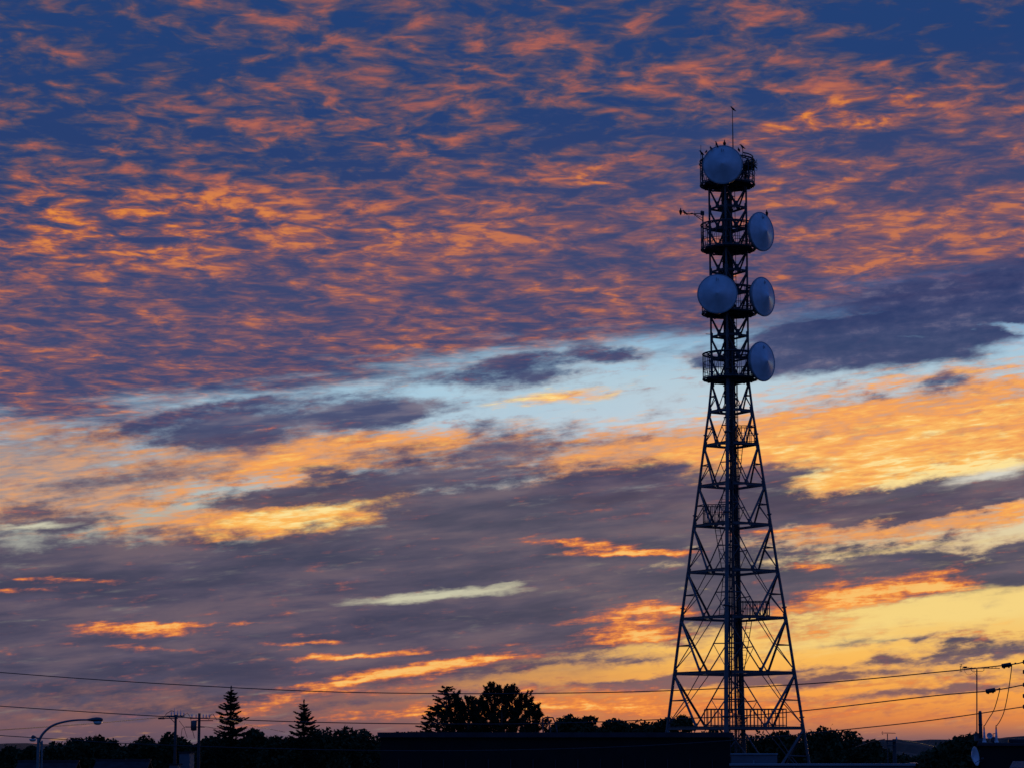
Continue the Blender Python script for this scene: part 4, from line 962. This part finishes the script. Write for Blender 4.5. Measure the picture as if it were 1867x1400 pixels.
def spruce(px, ytop, yfoot, hw, Y, label, seed):
    rg = np.random.default_rng(seed); top = at(px, ytop, Y); H = top.z; t_ = thing('spruce_tree', (top.x, Y, 0), label, 'tree', 'pointed spruces at the left'); s = Y / F
    mb = MB(); mb.tube([(0, 0, 0), (0, 0, H * .6), (0, 0, H)], [.2, .11, .02], 8); mb.build('trunk', 'bark', t_)
    zfoot = at(px, yfoot, Y).z; pts = []; dirs = []
    z = H - 10 * s * 1.0
    tier = 0; span_ = H - zfoot
    while z > 1.2:
        q = (H - z) / span_; L = hw * s * min(1.25, q ** .8 * 1.0 + .06)
        nb = 9 + int(3 * min(q, 1.2)); off = rg.uniform(0, 6.28)
        for k in range(nb):
            a = off + k * 2 * np.pi / nb + rg.normal(0, .15); l = L * rg.uniform(.5, 1.16) * (1 + .16 * math.sin(a + seed) * math.sin(z * 1.3)); dz = rg.normal(0, .16)
            m = int(24 + 60 * l); u = rg.uniform(.05, 1, m) ** .85; side = rg.normal(0, .13, m) * l * (1.15 - u) * (u > .1)
            droop = -.10 * l * np.sin(u * np.pi * .9) + .16 * l * np.maximum(u - .55, 0) * 1.5
            x = np.cos(a) * u * l - np.sin(a) * side; y = np.sin(a) * u * l + np.cos(a) * side
            zz = z + dz + droop - np.abs(rg.normal(0, .055, m)) * (1.3 - u) - np.abs(side) * .25
            pts.append(np.stack([x, y, zz], 1)); dirs.append(np.tile([np.cos(a), np.sin(a), .1], (m, 1)))
        z -= (.42 + .22 * min(q, 1.2)) * rg.uniform(.85, 1.15); tier += 1
    m = 60; pts.append(np.stack([rg.normal(0, .03, m), rg.normal(0, .03, m), H - rg.uniform(0, .9, m)], 1)); dirs.append(np.tile([0, 0, 1.0], (m, 1)))
    c_ = np.concatenate(pts); d_ = np.concatenate(dirs); n = len(c_)
    u = d_ + rg.normal(size=(n, 3)) * .35; u /= np.linalg.norm(u, axis=1)[:, None]; w = rg.normal(size=(n, 3)); w -= u * (w * u).sum(1)[:, None]; w /= np.linalg.norm(w, axis=1)[:, None]
    sz = rg.uniform(.16, .34, size=(n, 1)); a = u * sz / 2 * 1.3; b = w * sz * .22
    leaf_mesh('crown', np.stack([c_ - a, c_ + b, c_ + a, c_ - b], 1).reshape(-1, 3), 'needle', t_); return t_
spruce(421.5, 1251, 1338, 34, 280, 'tall pointed spruce with layered branches left of centre', 11)
spruce(554.5, 1275, 1336, 27, 290, 'shorter pointed spruce right of the tall one', 12)

def pine(px, ytop, hw, ylow, Y, label, seed, up=.75, nb=30, lean=0.0, flat=False, name='pine_tree'):
    rg = np.random.default_rng(seed); top = at(px, ytop, Y); H = top.z; s = Y / F; t_ = thing(name, (top.x, Y, 0), label, 'tree', 'ragged pines above the hall roof')
    mb = MB(); mb.tube([(0, 0, 0), (lean * .3, 0, H * .5), (0, 0, H - .1)], [.24, .15, .025], 8)
    zl = at(px, ylow, Y).z; pts = []; us = []
    for k in range(nb):
        q = (k + .5) / nb; z = H - (H - zl) * q ** 1.05 - .1; a = k * 2.4 + rg.normal(0, .3); l = hw * s * (q ** .55) * rg.uniform(.45, 1.08) * (1 - .25 * max(q - .75, 0) * 3)
        dv = np.array([np.cos(a), np.sin(a) * .8, 0]); e1 = dv * l * .55 + np.array([0, 0, z + (.02 if flat else .05 * l)]); e2 = dv * l + np.array([0, 0, z + l * (rg.uniform(-.05, .14) if flat else rg.uniform(.2, .5) * up)])
        mb.tube([(0, 0, z - .15), tuple(e1), tuple(e2)], [.05, .035, .012], 5)
        # tufts: upright bottle-brush shoots along the outer branch
        for q2 in np.linspace(.4, 1.0, int(2 + l * 1.5)):
            p = e1 * (1 - q2) + e2 * q2 if q2 > .3 else np.array([0, 0, z]) * .6 + e1 * .4
            p = p + rg.normal(0, .12, 3)
            ax = (np.array([dv[0] * .9, dv[1] * .9, .12]) if flat else np.array([dv[0] * .45, dv[1] * .45, 1.0 * up])) + rg.normal(0, .18, 3); ax /= np.linalg.norm(ax)
            ln = rg.uniform(.4, .85); m = 46; v = rg.random(m); rad = .17 * (1 - v * .6)
            o_ = rg.normal(size=(m, 3)); o_ -= ax * (o_ @ ax)[:, None]; o_ /= np.linalg.norm(o_, axis=1)[:, None]
            if flat: o_[:, 2] *= .4
            pts.append(p + ax * (v * ln)[:, None] + o_ * (rad * .6)[:, None]); us.append(o_ * .8 + ax * .9)
    m = 90; v = rg.random(m); pts.append(np.stack([rg.normal(0, .09, m) * v, rg.normal(0, .09, m) * v, H - v * .9], 1)); us.append(np.tile([0, 0, 1.0], (m, 1)) + rg.normal(0, .4, (m, 3)))
    mb.build('trunk', 'bark', t_)
    c_ = np.concatenate(pts); u = np.concatenate(us); n = len(c_); u /= np.linalg.norm(u, axis=1)[:, None]; w = rg.normal(size=(n, 3)); w -= u * (w * u).sum(1)[:, None]; w /= np.linalg.norm(w, axis=1)[:, None]
    sz = rg.uniform(.2, .36, size=(n, 1)); a = u * sz / 2 * 1.2; b = w * sz * .16
    leaf_mesh('crown', np.stack([c_ - a, c_ + b, c_ + a, c_ - b], 1).reshape(-1, 3), 'needle', t_); return t_
pine(814, 1252.5, 30, 1335, 250, 'leftmost conifer with flat topped tiers above the hall', 21, .5, 44, flat=True, name='cedar_tree')
pine(798, 1283, 34, 1350, 248, 'low conifer spreading flat branches left of the others above the hall', 22, .4, 46, flat=True, name='cedar_tree')
pine(829, 1266, 27, 1345, 252, 'dark conifer close right of the flat topped one', 23, .85, 44)
pine(853, 1277, 30, 1348, 251, 'low pine in the dip between the left and right pines', 24, .9, 42)
pine(895, 1250, 33, 1348, 255, 'tallest pine of the right hand pine clump', 25, .85, 56)
pine(915, 1255, 26, 1348, 253, 'narrow pine just right of the tallest pine', 26, .9, 44)
pine(934, 1255, 34, 1348, 256, 'second tall pine on the right of the pine clump', 27, .85, 52)
pine(957, 1270, 34, 1348, 252, 'spreading pine at the right end of the pine clump', 28, .8, 46)
pine(976, 1288, 28, 1350, 250, 'low outlying pine nearest the guard rail', 29, .75, 30)
pine(874, 1279, 34, 1350, 258, 'low bushy pine filling the middle of the pine clump', 30, .8, 46)
